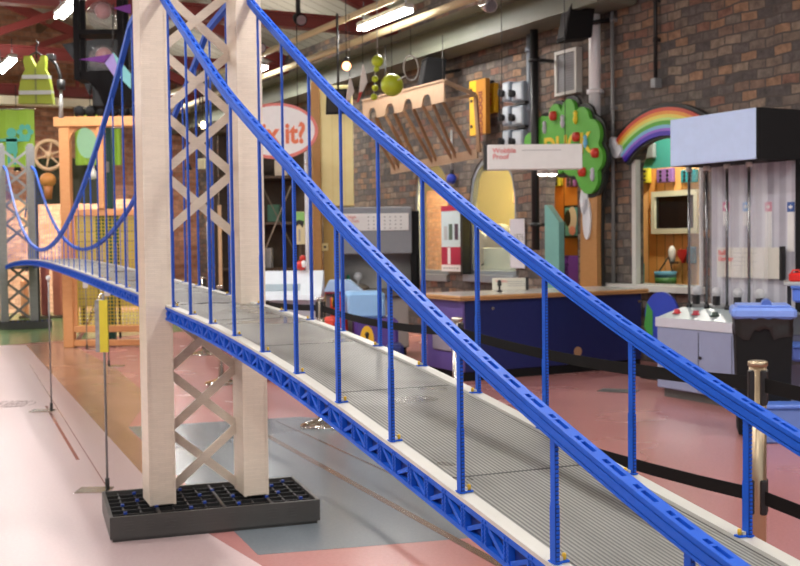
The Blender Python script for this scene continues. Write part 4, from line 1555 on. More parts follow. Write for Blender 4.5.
mb = MB(); mb.bbox(xl1, xr1 - .14, -.05, .06, .02, .10, .008); mb.build('rail', [ORWOOD], t)
mb = MB(); mb.bbox(xl1, xl1 + .05, -.03, .04, zk + .09, zr2, .006); mb.build('post', [ORWOOD], t)


def bracket(mb, x0, d, r, zt):
    n = 10
    pts = [(x0, zt), (x0 + d * r, zt)]
    for i in range(n + 1):
        a = PI / 2 * i / n
        pts.append((x0 + d * (r - r * math.sin(a)), zt - r + r * math.cos(a)) if False else (x0 + d * r * (1 - math.sin(a)), zt - r * (1 - math.cos(a)) - .0))
    pts = [(x0, zt), (x0 + d * r, zt)] + [(x0 + d * (r - r * math.sin(PI / 2 * i / n)), zt - r + r * math.cos(PI / 2 * i / n)) for i in range(1, n + 1)]
    mb.prism(pts, 'y', -.03, .04)


mb = MB(); bracket(mb, xl1, 1, .20, zb2); mb.build('arched_bracket', [ORWOOD], t)
mb = MB(); bracket(mb, Lf(98, 170)[0], -1, .20, zb2); mb.build('arched_bracket', [ORWOOD], t)
mb = MB()
gx0, gx1, gz0, gz1 = xl1 + .05, xr1 - .14, zk + .09, zr2
k = gx0
while k < gx1:
    mb.box(k, k + .010, -.004, .0, gz0, gz1); k += .048
k = gz0
while k < gz1:
    mb.box(gx0, gx1, -.006, -.002, k, k + .010); k += .048
tag(mb.build('wire_mesh', [GOLD], t), kind='stuff')
# things behind the mesh
t2, p2 = fthing('green_mesh_board', 'dark green square board behind the gold mesh fence', 'board', 107, 230, 16.4, 0, None, True)
x0, x1, z0, z1 = fb(96, 243, 119, 216, 16.4)
mb = MB(); mb.bbox(x0 - p2.x, x1 - p2.x, -.02, .02, z0, z1, .006); mb.build('board', [mat('dark_green_board', (.05, .12, .02), .6)], t2)
for xx in (x0 - p2.x + .02, x1 - p2.x - .02):
    mb = MB(); mb.bar((xx, .03, 0), (xx, .03, z1), .03); mb.build('leg', [BLACK], t2)
t2, p2 = fthing('straw_target_wall', 'low straw-yellow back board standing beyond the gold mesh fence', 'board', 110, 330, 18.6, 0, None, True)
x0, x1, z0, z1 = fb(74, 300, 150, 214, 18.6)
mb = MB(); mb.bbox(x0 - p2.x, x1 - p2.x, 0, .08, .35, z1, .01); mb.build('panel', [plankmat('straw_boards', [(.50, .34, .13), (.58, .42, .18), (.44, .29, .10)], 'z', .16)], t2)
for xx in (x0 - p2.x + .1, x1 - p2.x - .1):
    mb = MB(); mb.bar((xx, .12, 0), (xx, .12, z1), .07); mb.build('leg', [BROWNW], t2)
t2, p2 = fthing('slanted_handrail', 'slanting pale metal rod leaning inside the gold mesh fence', 'rod', 90, 310, 15.3, 0, None, True)
a, b = at(75, 331, 15.3), at(104, 288, 15.3)
mb = MB(); mb.tube([(a.x - p2.x, 0, .02), (a.x - p2.x + .15, 0, .25), (b.x - p2.x, 0, b.z)], .03, 8); mb.build('rod', [STEEL], t2)
mb = MB(); mb.ball((b.x - p2.x + .04, 0, b.z + .03), .055, 10); mb.build('grip', [mat('orange_grip', (.75, .28, .05), .4)], t2)

# black machine head on top of the frame
t2, p2 = fthing('black_robot_arm', 'black machine sitting on the top beam of the pine frame', 'machine', 108, 117, 15.0)
for a, b, c in ((-.42, .42, .10),):
    for k in range(6):
        mb = MB(); mb.ball((-.38 + .15 * k, 0, .075), .085, 10); mb.build('roller', [BLACK_M], t2)
mb = MB(); mb.bbox(-.18, .12, -.12, .12, .10, .62, .04); mb.build('column', [BLACK_M], t2)
mb = MB(); mb.prism([(-.55, .95), (-.30, .60), (-.10, .50), (.25, .52), (.42, .70), (.30, 1.05), (-.2, 1.0)], 'y', -.15, .15); mb.build('head', [BLACK_M], t2)
mb = MB(); mb.prism([(-.30, .45), (-.24, .30), (-.18, .55)], 'y', -.05, .05); mb.build('claw', [BLACK_M], t2)
t2, p2 = fthing('green_machine_post', 'dark green post with a small lever plate under the pine frame top', 'post', 108, 212, 15.6, 0, None, True)
x0, x1, z0, z1 = fb(104, 212, 112, 127, 15.6)
GRN = mat('dark_machine_green', (.012, .085, .07), .4)
mb = MB(); mb.bbox(x0 - p2.x, x1 - p2.x, -.05, .06, 0, z1, .01); mb.build('post', [GRN], t2)
mb = MB(); mb.bbox((x0 + x1) / 2 - p2.x - .03, (x0 + x1) / 2 - p2.x + .03, -.07, -.05, z0 + .55, z0 + .70, .006); mb.build('lever_plate', [mat('grey_lever', (.28, .31, .30), .4)], t2)

# banners, vest, wheel
LIME = mat('lime_fabric', (.27, .44, .04), .7, var=.08, scale=4)
CY = mat('cyan_print', (.08, .38, .30), .6)
for px0, px1, py0, py1, lb, figs in ((-8, 34.5, 109, 167, 'lime green banner with a turquoise figure at the far left', True), (75, 100.5, 108, 165, 'lime green banner with a pale print hanging behind the pine frame', False), (110, 121, 128, 165, 'narrow strip of lime banner right of the dark green post', None)):
    Yb = 20.4
    t2, p2 = fthing('hanging_banner', lb, 'banner', (px0 + px1) / 2, py0, Yb, 0, 'lime green hanging banners')
    x0, x1, z0, z1 = fb(px0, py1, px1, py0, Yb)
    x0 -= p2.x; x1 -= p2.x; z0 -= p2.z; z1 -= p2.z
    mb = MB()
    n = 12
    vs = [(x0 + (x1 - x0) * i / n, .02 * math.sin(i * 1.1), z) for z in (z0, z1) for i in range(n + 1)]
    vs += [(a, b + .006, c) for a, b, c in vs]
    fs = [(i, i + 1, n + 2 + i, n + 1 + i) for i in range(n)] + [(2 * n + 2 + i + 1, 2 * n + 2 + i, 3 * n + 3 + i, 3 * n + 4 + i) for i in range(n)]
    mb.add(vs, fs); mb.build('cloth', [LIME], t2)
    mb = MB(); mb.tube([(x0 - .03, 0, z1), (x1 + .03, 0, z1)], .02, 8); mb.build('rod', [STEEL], t2)
    if figs:
        c = (x0 + x1) / 2 - .02
        zc_ = z0 + (z1 - z0) * .38
        mb = MB(); mb.box(c - .10, c + .10, -.035, -.03, zc_ - .16, zc_ + .14)
        mb.tube([(c, -.034, zc_ + .22), (c, -.03, zc_ + .22)], .09, 14)
        mb.box(c - .32, c + .32, -.035, -.03, zc_ + .06, zc_ + .11)
        mb.box(c - .08, c - .03, -.035, -.03, zc_ - .36, zc_ - .16); mb.box(c + .03, c + .08, -.035, -.03, zc_ - .36, zc_ - .16)
        mb.build('printed_figure', [CY], t2)
        mb = MB()
        fc = (x1 - .16, z0 + (z1 - z0) * .60)
        for k in range(6):
            a = k * PI / 3
            mb.tube([(fc[0] + .10 * math.cos(a), -.034, fc[1] + .10 * math.sin(a)), (fc[0] + .10 * math.cos(a), -.03, fc[1] + .10 * math.sin(a))], .055, 8)
        mb.build('printed_flower', [CY], t2)
    elif figs is False:
        mb = MB(); c = (x0 + x1) / 2
        mb.prism([(c + .19 * math.cos(2 * PI * k / 20), z0 + .42 + .30 * math.sin(2 * PI * k / 20)) for k in range(20)], 'y', -.04, -.034)
        mb.build('printed_figure', [mat('pale_green_print', (.30, .55, .33), .6)], t2)
HV = mat('hi_vis_yellow', (.22, .27, .015), .6, var=.1, scale=6)
t2, p2 = fthing('hi_vis_vest', 'yellow high visibility vest with grey bands hanging under the roof', 'vest', 36.5, 57, 13.5)


def Lv(px, py):
    q = at(px, py, 13.5)
    return q.x - p2.x, q.z - p2.z


half = [(25, 56.5), (24.5, 62), (26.5, 70), (23, 76), (20.5, 88), (19.5, 104)]
other = [(54, 104), (52, 88), (49.5, 76), (46, 70), (46.5, 62), (46, 56)]
vneck = [(42.5, 56), (37, 68), (31, 56.5)]
mb = MB()
pts = [Lv(*q) for q in half[:1]] + [Lv(*q) for q in half[1:]] + [Lv(*q) for q in other] + [Lv(*q) for q in vneck]
mb.prism(pts, 'y', -.05, .05); mb.build('body', [HV], t2)
BAND = mat('silver_band', (.33, .34, .33), .4)
for a in (77.5, 93):
    w0 = 23.5 if a < 80 else 20.3; w1 = 50 if a < 80 else 52.6
    u0, z0_ = Lv(w0, a + 2.2); u1, z1_ = Lv(w1, a - 2.2)
    mb = MB(); mb.box(u0, u1, -.056, .056, z0_, z1_); mb.build('reflective_band', [BAND], t2)
u0, z0_ = Lv(36.5, 104); u1, z1_ = Lv(37.3, 69)
mb = MB(); mb.box(u0, u1 + .004, -.053, -.049, z0_, z1_); mb.build('zip', [mat('zip_grey', (.12, .14, .03), .5)], t2)
mb = MB(); mb.tube([(0, 0, -.02), (0, 0, .12), (.03, 0, .16), (0, 0, .20)], .01, 6); mb.tube([Lv(26, 57)[:1] + (0, -.01), (0, 0, .06), Lv(45.5, 57)[:1] + (0, -.01)], .012, 6); mb.build('hanger_hook', [BLACK], t2)
t2, p2 = fthing('spoked_wheel', 'old pale spoked wheel leaning on the back wall left of the pine frame', 'wheel', 49, 155, 20.3)
WH = woodmat('pale_wheel_wood', (.52, .33, .18), (.66, .45, .28), .6)
mb = MB()
mb.tube([(.26 * math.cos(2 * PI * k / 28), 0, .26 * math.sin(2 * PI * k / 28)) for k in range(29)], .035, 8); mb.build('rim', [WH], t2)
for k in range(6):
    a = k * PI / 3 + .3
    mb = MB(); mb.tube([(0, 0, 0), (.24 * math.cos(a), 0, .24 * math.sin(a))], .018, 6); mb.build('spoke', [WH], t2)
mb = MB(); mb.ball((0, 0, 0), .07, 12); mb.build('hub', [WH], t2)
for px, py, r, lb in ((66.5, 157, .075, 'white flask hanging beside the spoked wheel and pine post'), (92, 174, .10, 'white lobed ornament under the pale-print banner')):
    t2, p2 = fthing('white_flask', lb, 'flask', px, py, 20.2, 0)
    mb = MB(); mb.lathe([(r * .4, -r), (r, -r * .6), (r * 1.05, 0), (r * .5, r * .9), (r * .35, r * 1.9)], n=14); mb.build('bulb', [mat('milky_white', (.80, .78, .72), .3)], t2)
    mb = MB(); mb.tube([(0, 0, r * 1.9), (0, 0, r * 2.6)], r * .3, 8); mb.build('neck', [WH], t2)

# dark workshop backdrop pieces at the back wall
t2, p2 = fthing('canvas_backdrop', 'dark olive canvas screen behind the wheel and pine posts', 'screen', 68, 205, 20.7, 0, None, True)
x0, x1, z0, z1 = fb(34, 204, 98, 158, 20.7)
mb = MB()
n = 16
vs = [(x0 - p2.x + (x1 - x0) * i / n, .05 * math.sin(i * .9), z) for z in (z0, z1) for i in range(n + 1)]
vs += [(a, b + .02, c) for a, b, c in vs]
fs = [(i, i + 1, n + 2 + i, n + 1 + i) for i in range(n)] + [(2 * n + 2 + i + 1, 2 * n + 2 + i, 3 * n + 3 + i, 3 * n + 4 + i) for i in range(n)]
mb.add(vs, fs, 0, True); mb.build('canvas', [mat('dark_olive_canvas', (.055, .055, .035), .8, var=.3, scale=3)], t2)
for xx in (x0 - p2.x, x1 - p2.x):
    mb = MB(); mb.bar((xx, .1, 0), (xx, .1, z1), .05); mb.build('pole', [BLACK], t2)
t2, p2 = fthing('amber_mask', 'small amber carved head in front of the dark olive canvas', 'carving', 48, 180, 20.3)
mb = MB(); mb.ball((0, 0, 0), .15, 14, sz=.9); mb.build('head', [mat('amber_wood', (.55, .22, .05), .5)], t2)
mb = MB(); mb.lathe([(.06, -.35), (.09, -.10)], n=12); mb.build('neck', [mat('amber_neck', (.42, .15, .04), .5)], t2)
# pale brick screen wall behind the far tower, warm
t2, p2 = fthing('salmon_brick_wall', 'salmon pink painted brick half wall behind the far bridge tower', 'wall panel', 60, 250, 22.6, 0, None, True)
x0, x1, z0, z1 = fb(-60, 300, 152, 203, 22.6)
mb = MB(); mb.box(x0 - p2.x, x1 - p2.x, 0, .25, 0, z1); mb.build('masonry', [SALMON], t2)
mb = MB(); mb.box(x0 - p2.x, x1 - p2.x, -.03, .28, z1, z1 + .06); mb.build('coping', [woodmat('pale_coping', (.55, .33, .2), (.62, .4, .26))], t2)
for px0, px1, py0, lb, c in ((42, 48, 258, 'maroon upright pillar in the far hall behind the bridge', (.22, .05, .045)), (54, 62, 262, 'small brick-red pier in the far hall beside the pine post', (.40, .12, .08)), (22, 27, 280, 'orange-lit brick pier framed by the far tower lattice', (.72, .32, .16))):
    t2, p2 = fthing('short_pillar', lb, 'pillar', (px0 + px1) / 2, 300, 21.0, 0, 'short pillars in the far hall', True)
    x0, x1, z0, z1 = fb(px0, 312, px1, py0, 21.0)
    mb = MB(); mb.bbox(x0 - p2.x, x1 - p2.x, -.1, .1, .06, z1, .02); mb.build('shaft', [mat('pillar_%d' % px0, c, .6)], t2)
    mb = MB(); mb.bbox(x0 - p2.x - .03, x1 - p2.x + .03, -.13, .13, 0, .06, .01); mb.build('foot', [BROWNW], t2)

# thin information stands
for i, (px, pyb, fl, lb) in enumerate(((107.5, 490.5, -1, 'thin stand with a yellow edged panel, its foot plate beside the tower tray'), (51.5, 411, -1, 'thin grey stand on a flat foot on the pale pink floor at the left'), (87, 349.5, 1, 'thin stand with a white card in front of the pine frame'), (109, 366.5, 1, 'thin stand with a white card close behind the yellow edged stand'))):
    b = onfloor(px, pyb)
    t2 = thing('info_stand', lb, 'sign stand', b, 0, 'thin information stands')
    w_ = .17 * (1.0 if i < 2 else .9)
    mb = MB(); mb.bbox(min(0, fl * w_), max(0, fl * w_) + .02, -.07, .07, 0, .008, .003); mb.build('foot_plate', [STEEL], t2)
    mb = MB(); mb.tube([(0, 0, .008), (0, 0, 1.12)], .007, 8); mb.build('pole', [mat('stand_grey', (.22, .21, .22), .35, .6)], t2)
    mb = MB(); mb.tube([(0, 0, .008), (0, 0, .07)], .013, 8); mb.build('socket', [BLACK], t2)
    if i == 0:
        z0 = at(104, 352, b.y).z; z1 = at(104, 300, b.y).z
        mb = MB(); mb.box(-.022, .024, -.012, .012, z0, z1, 0); pn = mb.build('panel', [mat('yellow_panel', (.72, .60, .04), .5)], t2)
        mb = MB(); mb.box(-.045, -.022, -.012, .10, z0, z1, 0); mb.build('print', [mat('grey_photo_print', (.30, .30, .31), .4, var=.6, scale=30)], pn)
    elif i == 1:
        mb = MB(); mb.ball((0, 0, 1.12), .022, 10); mb.build('finial', [WHITE], t2)
    else:
        z1 = at(px, 268 if i == 2 else 278, b.y).z; z0 = at(px, 288 if i == 2 else 296, b.y).z
        mb = MB(); mb.bbox(-.03, .035, -.02, -.008, z0, z1, .004); mb.build('card', [WHITE], t2)
# faded floor lettering
p_ = onfloor(-14, 408)
t2 = text('IN THE REEDS >', .56, mat('faded_floor_print', (.30, .19, .19), .4), None, (p_.x - .15, p_.y, .0030), (0, 0, R(3)), 'floor_lettering', ext=.0006, sx=.13)
tag(t2, 'faded dark lettering printed on the pale pink floor at the left edge', 'floor lettering')

# ------------------------------------------------------------------ middle distance, between the tower and the counter
# oval "Fix it?" sign
Yo = 13.0
t, p = fthing('oval_sign', 'white oval hanging sign with a red rim and orange lettering behind the cream tower', 'sign', 276.5, 131, Yo)
ea = at(318, 131, Yo).x - p.x; eb = at(276, 103, Yo).z - p.z
OV = [(math.cos(2 * PI * k / 48), math.sin(2 * PI * k / 48)) for k in range(48)]
mb = MB(); mb.prism([(ea * a, eb * b) for a, b in OV], 'y', -.02, .05); mb.build('rim', [mat('coral_rim', (.72, .20, .17), .5)], t)
mb = MB(); mb.prism([((ea - .035) * a, (eb - .035) * b) for a, b in OV], 'y', -.026, -.018); mb.build('face', [mat('oval_white', (.86, .85, .84), .5)], t)
text('Fix it?', .33, mat('orange_lettering', (.80, .19, .08), .5), t, (.02, -.031, -.14), (PI / 2, 0, 0), ext=.003, align='CENTER', bold=.010, sx=.82)
for s_ in (-.25, .25):
    mb = MB(); mb.tube([(s_, .02, eb * .8), (s_, .02, 4.35 - p.z)], .006, 6); mb.build('wire', [BLACK], t)

# tall pale yellow booth
t, p = fthing('yellow_booth', 'tall booth with a pale yellow upper panel and an old gold lower side', 'booth', 335, 330, 14.6, 0, None, True)
Yb = 14.6


def Lb(px, py):
    q = at(px, py, Yb)
    return q.x - p.x, q.z


x0 = Lb(320.5, 150)[0]; x1 = Lb(353, 150)[0]; z0 = Lb(336, 206)[1]; z1 = Lb(336, 93)[1]
PY = stripemat('pale_yellow_boards', (.74, .64, .28), (.80, .71, .34), 'x', .16, .1, .5)
mb = MB(); mb.bbox(x0, x1, 0, .08, z0, z1 + .1, .008); mb.build('upper_panel', [PY], t)
mb = MB(); mb.bbox(x0 + .02, Lb(336, 240)[0], .02, .10, .1, z0, .008); mb.build('lower_side', [mat('old_gold_paint', (.36, .24, .06), .5)], t)
mb = MB(); mb.bbox(Lb(312.5, 200)[0], x0, -.02, .16, .0, z1 + .15, .01); mb.build('wooden_post', [woodmat('gold_brown_post', (.34, .17, .05), (.46, .25, .08), .5)], t)
mb = MB(); mb.bbox(Lb(336, 200)[0], x1, .02, .10, z0 - .08, z0, .005); mb.build('lower_edge', [mat('olive_edge', (.14, .12, .03), .5)], t)
a, b = Lb(325, 247)
mb = MB(); mb.bbox(a - .04, a + .04, .0, .02, b - .05, b + .05, .006); sw = mb.build('switch_plate', [mat('cream_switch', (.68, .58, .28), .4)], t)
mb = MB(); mb.tube([(a, -.012, b), (a, .0, b)], .018, 10); mb.build('switch_knob', [BLACK], sw)
mb = MB(); mb.bbox(x0 - .02, x1, .10, .5, 0, .12, .01); mb.build('plinth', [BROWNW], t)
t, p = fthing('white_pole', 'white vertical pole left of the gold wooden booth post', 'pole', 309.5, 330, 14.2, 0, None, True)
z1 = at(309.5, 150, 14.2).z
mb = MB(); mb.tube([(0, 0, 0), (0, 0, z1)], .035, 14); mb.build('shaft', [mat('white_pole_paint', (.62, .63, .68), .35)], t)
mb = MB(); mb.lathe([(.09, 0), (.09, .015), (.05, .03)], n=16); mb.build('flange', [STEEL], t)
mb = MB(); mb.ball((0, -.04, at(309, 163, 14.2).z), .03, 8); mb.build('bolt', [WHITE], t)

# dark storage rack behind the oval sign
t, p = fthing('dark_storage_rack', 'dark brown storage rack with crossed braces under the oval sign', 'rack', 275, 330, 17.0, 0, None, True)
Yr = 17.0


def Lr(px, py):
    q = at(px, py, Yr)
    return q.x - p.x, q.z


x0, x1 = Lr(214, 200)[0], Lr(304, 200)[0]; z1 = Lr(275, 128)[1]
DK = woodmat('smoked_boards', (.030, .019, .012), (.055, .036, .022), .8)
mb = MB(); mb.box(x0, x1, .5, .54, 0, z1); mb.build('back_board', [DK], t)
for k in range(5):
    zz = .25 + k * (z1 - .3) / 4
    mb = MB(); mb.box(x0, x1, .05, .5, zz, zz + .035); mb.build('shelf', [BROWNW], t)
for xx in (x0, x0 + (x1 - x0) * .5, x1 - .04):
    mb = MB(); mb.box(xx, xx + .05, .0, .06, 0, z1); mb.build('upright', [DK], t)
BR = mat('grey_brace', (.24, .20, .15), .5)
a, b = Lr(262, 258); c, d = Lr(291, 186)
mb = MB(); mb.bar((a, -.02, b), (c, -.02, d), .018); mb.build('diagonal_brace', [BR], t)
a, b = Lr(262, 186); c, d = Lr(294, 250)
mb = MB(); mb.bar((a, -.01, b), (c, -.01, d), .014); mb.build('diagonal_brace', [mat('dim_brace', (.12, .09, .06), .5)], t)
rng = random.Random(3)
for k in range(9):
    xx = x0 + .1 + (x1 - x0 - .3) * rng.random()
    zz = .25 + (k % 4) * (z1 - .3) / 4 + .035
    w_, h_ = .1 + .12 * rng.random(), .12 + .22 * rng.random()
    xx = x0 + .08 + (k // 1) * (x1 - x0 - .3) / 9
    lbs = ['brown carton', 'pale jar box', 'black case', 'rust red carton', 'tan carton', 'grey metal box', 'dark green case', 'cream carton', 'brown wooden box']
    cs = [(.20, .10, .05), (.55, .46, .30), (.02, .02, .02), (.32, .07, .04), (.38, .23, .11), (.25, .25, .25), (.03, .10, .06), (.58, .50, .38), (.16, .08, .04)]
    q = tag(MB().bbox(0, w_, 0, .2, 0, h_, .01).build('storage_box', [mat('storage_%d' % k, cs[k], .6)], None, p + Vector((xx, .12, zz))), lbs[k] + ' on the dark storage rack behind the cream tower', 'box', 'boxes on the dark rack')
# lit panels seen through the tower lattice
t, p = fthing('warm_wall_lamp', 'glowing warm round lamp seen through the tower lattice', 'lamp', 203, 125, 20.5)
mb = MB(); mb.ball((0, 0, 0), .07, 14); mb.build('bulb', [emis('warm_bulb', (1, .80, .5), 5.0)], t)
mb = MB(); mb.tube([(0, 0, .08), (0, 0, 1.2)], .012, 6); mb.build('cord', [BLACK], t)
t, p = fthing('emergency_light_box', 'small pale lit box sign framed by the tower lattice', 'light box', 201, 164, 19.0)
mb = MB(); mb.bbox(-.07, .07, -.03, .05, -.09, .09, .008); mb.build('casing', [mat('pale_lit_box', (.72, .66, .42), .4)], t)
mb = MB(); mb.box(-.01, .01, .0, .02, .09, 1.6); mb.build('bracket', [BLACK], t)
t, p = fthing('white_display_post', 'slim white post standing behind the bridge deck between the tower legs', 'post', 211, 320, 16.0, 0, None, True)
mb = MB(); mb.tube([(0, 0, .02), (-.02, 0, at(211, 222, 16).z)], .018, 8); mb.build('shaft', [WHITE], t)
mb = MB(); mb.lathe([(.10, 0), (.10, .02), (.03, .03)], n=16); mb.build('foot', [STEEL], t)
t, p = fthing('tan_display_post', 'slim tan wooden post right of the slim white post', 'post', 221.5, 320, 16.2, 0, None, True)
mb = MB(); mb.bbox(-.025, .025, -.025, .025, .02, at(221, 205, 16.2).z, .005); mb.build('shaft', [woodmat('tan_post', (.55, .36, .20), (.66, .45, .27))], t)
mb = MB(); mb.bbox(-.10, .10, -.10, .10, 0, .02, .004); mb.build('foot', [BROWNW], t)
t, p = fthing('picture_poster', 'green and cream poster with a dark bird shape right of the dark rack', 'poster', 299.5, 228, 16.4)
mb = MB(); mb.box(-.08, .08, -.01, .01, -.24, .24, 0); mb.box(-.075, .075, -.013, -.01, .05, .235, 1); mb.build('sheet', [mat('cream_sheet', (.60, .54, .33), .6), mat('poster_green', (.20, .42, .12), .6)], t)
mb = MB(); mb.prism([(-.05, .02), (0, .06), (.05, .0), (.07, .10), (.0, .12), (-.06, .10)], 'y', -.016, -.013); mb.build('bird_print', [BLACK], t)
mb = MB(); mb.box(-.012, .012, -.012, -.010, -.2, -.02); mb.build('figure_print', [GREY_T], t)
mb = MB(); mb.bar((0, .03, -.24 - p.z + .24), (0, .03, .24), .03); mb.build('stand_pole', [BROWNW], t)

# white console desk on a pink plinth
t, p = fthing('white_console', 'white sloping console desk on a low dark red plinth behind the deck', 'console', 300, 383, 11.2, 0, None, True)
Yd = p.y = at(300, 300, 11.2).y


def Ld(px, py):
    q = at(px, py, Yd)
    return q.x - p.x, q.z


x0, x1 = Ld(258, 300)[0], Ld(321, 300)[0]
zt_, zb_ = Ld(300, 272)[1], Ld(300, 300)[1]
mb = MB(); mb.prism([(.0, zb_), (.55, zb_), (.55, zt_), (.45, zt_), (.02, zb_ + .05)], 'x', x0, x1); mb.build('desk_top', [mat('console_white', (.68, .74, .80), .35)], t)
mb = MB(); mb.bbox(x0 + .10, x1 - .06, .10, .5, .1, zb_, .01); mb.build('pedestal', [mat('console_grey', (.50, .54, .60), .45)], t)
zq = zb_ + .11
mb = MB(); mb.prism([(.09, zq - .02), (.30, zq + .08), (.30, zq + .086), (.09, zq - .014)], 'x', x0 + .04, x1 - .22); mb.build('screen_inset', [mat('blue_grey_inset', (.33, .42, .48), .3)], t)
mb = MB(); mb.bbox(x0 - .1, x1 + .02, -.1, .6, 0, .10, .01); mb.build('plinth', [mat('dark_red_plinth', (.20, .05, .045), .4)], t)
t, p2 = fthing('red_bird_toy', 'small red toy with a white patch sitting on the white console', 'toy', 301, 265, 11.6)
t.location.z = zt_ + .003
mb = MB(); mb.ball((0, 0, .055), .055, 12, sz=1.0); mb.ball((.02, 0, .13), .035, 10); mb.build('body', [mat('toy_red2', (.55, .03, .02), .4)], t)
mb = MB(); mb.ball((.03, -.035, .07), .028, 8, sz=1.4); mb.build('breast', [WHITE], t)
# foam blocks
FB1 = mat('light_blue_foam', (.27, .50, .80), .6)
FB1d = FB1
FR = mat('red_foam', (.62, .05, .03), .6)
FP = mat('purple_foam', (.075, .035, .23), .6)
FY = mat('yellow_badge', (.80, .48, .02), .5)


def block(name, label, px0, px1, pyb, pyt, Yc, d, m, z0=None, rz=0.0, badge=None):
    a = at(px0, pyb, Yc); b = at(px1, pyb, Yc)
    zz0 = max(0, at((px0 + px1) / 2, pyb, Yc).z) if z0 is None else z0
    zz1 = at((px0 + px1) / 2, pyt, Yc).z
    h = max(.08, zz1 - zz0)
    t = thing(name, label, 'foam block', ((a.x + b.x) / 2, Yc, zz0), rz, 'soft play foam blocks')
    w_ = (b.x - a.x) / 2
    mb = MB(); mb.bbox(-w_, w_, 0, d, 0, h, .03); mb.build('block', [m], t)
    if badge:
        mb = MB(); q = badge
        mb.prism([(q[0] + q[2] * math.cos(2 * PI * k / 20), q[1] + q[3] * math.sin(2 * PI * k / 20)) for k in range(20)], 'y', -.006, .002); bd = mb.build('badge', [FY], t)
        mb = MB(); mb.lathe([(.012, -.07), (.02, -.02), (.012, .02), (.024, .05), (.015, .075)], (q[0], -.004, q[1]), 8); mb.build('badge_figure', [BLACK], bd)
    return t, h


_, hp = block('foam_block', 'purple foam block with a yellow oval badge on the floor behind the deck', 355, 399, 349, 319, 11.2, .42, FP, 0.0, R(6), (-.10, .40, .07, .14))
_, hr = block('foam_block', 'red foam block standing between the white console and the light blue block', 331, 348, 340, 297, 11.45, .40, FR, 0.0, R(4), (-.05, .78, .025, .07))
zb_ = hp
_, hb1 = block('foam_block', 'light blue foam block stacked on top of the purple badge block', 348, 386, 319, 292, 11.25, .40, FB1, zb_, R(10))
block('foam_block', 'low red foam block with a yellow badge tucked under the console edge', 322, 336, 345, 318, 11.0, .25, FR, 0.0, 0, (0, .28, .06, .08))
block('foam_block', 'dark navy foam block low at the front of the purple block', 386, 404, 358, 345, 10.9, .3, NAVY, 0.0, 0)
t, p = fthing('blue_cushion', 'pale blue wedge cushion lying behind the red and blue foam blocks', 'cushion', 340, 287, 12.0)
mb = MB(); mb.prism([(-.18, -.05), (.24, -.05), (.10, .07), (-.12, .07)], 'y', 0, .35); mb.build('wedge', [mat('pale_blue_foam', (.42, .60, .85), .6)], t)
mb = MB(); mb.bbox(-.20, .26, -.02, .37, -.075, -.05, .005); mb.build('base_trim', [mat('maroon_trim', (.25, .02, .04), .5)], t)
mb = MB(); mb.bbox(-.16, .22, .05, .32, -p.z, -.075, .01); mb.build('support_box', [mat('grey_support', (.22, .21, .21), .6)], t)

# grey window exhibit with white title strip
t, p = fthing('grey_display_exhibit', 'grey upright display case with a white title strip and a diorama window', 'display case', 375, 330, 13.4, 0, None, True)
Ye = 13.4


def Le(px, py):
    q = at(px, py, Ye)
    return q.x - p.x, q.z


GX = mat('mid_grey_casework', (.23, .24, .26), .5)
x0, x1 = Le(334, 250)[0], Le(412, 250)[0]
zT, zw, zB = Le(375, 207)[1], Le(375, 254)[1], Le(375, 290)[1]
mb = MB(); mb.bbox(x0, x1, .0, .5, zw, zT, .01); mb.build('header', [GX], t)
mb = MB(); mb.bbox(x0, Le(342, 250)[0], 0, .5, zB, zw, .006); mb.build('side_panel', [GX], t)
mb = MB(); mb.bbox(Le(411, 250)[0], x1 + .06, 0, .5, zB, zw, .006); mb.build('side_panel', [BLACK_M], t)
mb = MB(); mb.bbox(x1, x1 + .09, .05, .45, zB, zT - .05, .006); mb.build('end_fitting', [BLACK_M], t)
mb = MB(); mb.box(x0, x1, .46, .5, zB, zw); mb.build('back_panel', [mat('diorama_grey', (.40, .39, .37), .6, var=.5, scale=4)], t)
mb = MB(); mb.bbox(x0 - .03, x1 + .05, -.08, .5, zB - .08, zB, .01); mb.build('ledge', [woodmat('dark_ledge', (.10, .08, .07), (.15, .12, .10))], t)
mb = MB(); mb.bbox(Le(376, 320)[0], x1 - .05, 0, .5, .10, zB - .08, .01); mb.build('front_panel', [mat('taupe_panel', (.30, .27, .25), .5)], t)
mb = MB(); mb.bbox(x0 + .05, Le(376, 320)[0], .12, .5, .10, zB - .08, .01); mb.build('lower_body', [GX], t)
mb = MB(); mb.box(x0 + .06, x1 - .08, .06, .48, 0, .10); mb.build('plinth', [BLACK_M], t)
a, b = Le(343, 231); c, d = Le(408.5, 213)
mb = MB(); mb.bbox(a, c, -.015, .002, b, d, .003); tl = mb.build('title_strip', [WHITE2], t)
text('High\nStreet', .055, mat('title_red', (.62, .12, .10), .5), tl, (a + .06, -.017, d - .06), (PI / 2, 0, 0))
mb = MB()
for i in range(7):
    for j in range(4):
        mb.box(a + .30 + i * .065, a + .30 + i * .065 + .018, -.0165, -.015, d - .05 - j * .045, d - .037 - j * .045)
mb.build('small_symbols', [GREY_T], tl)
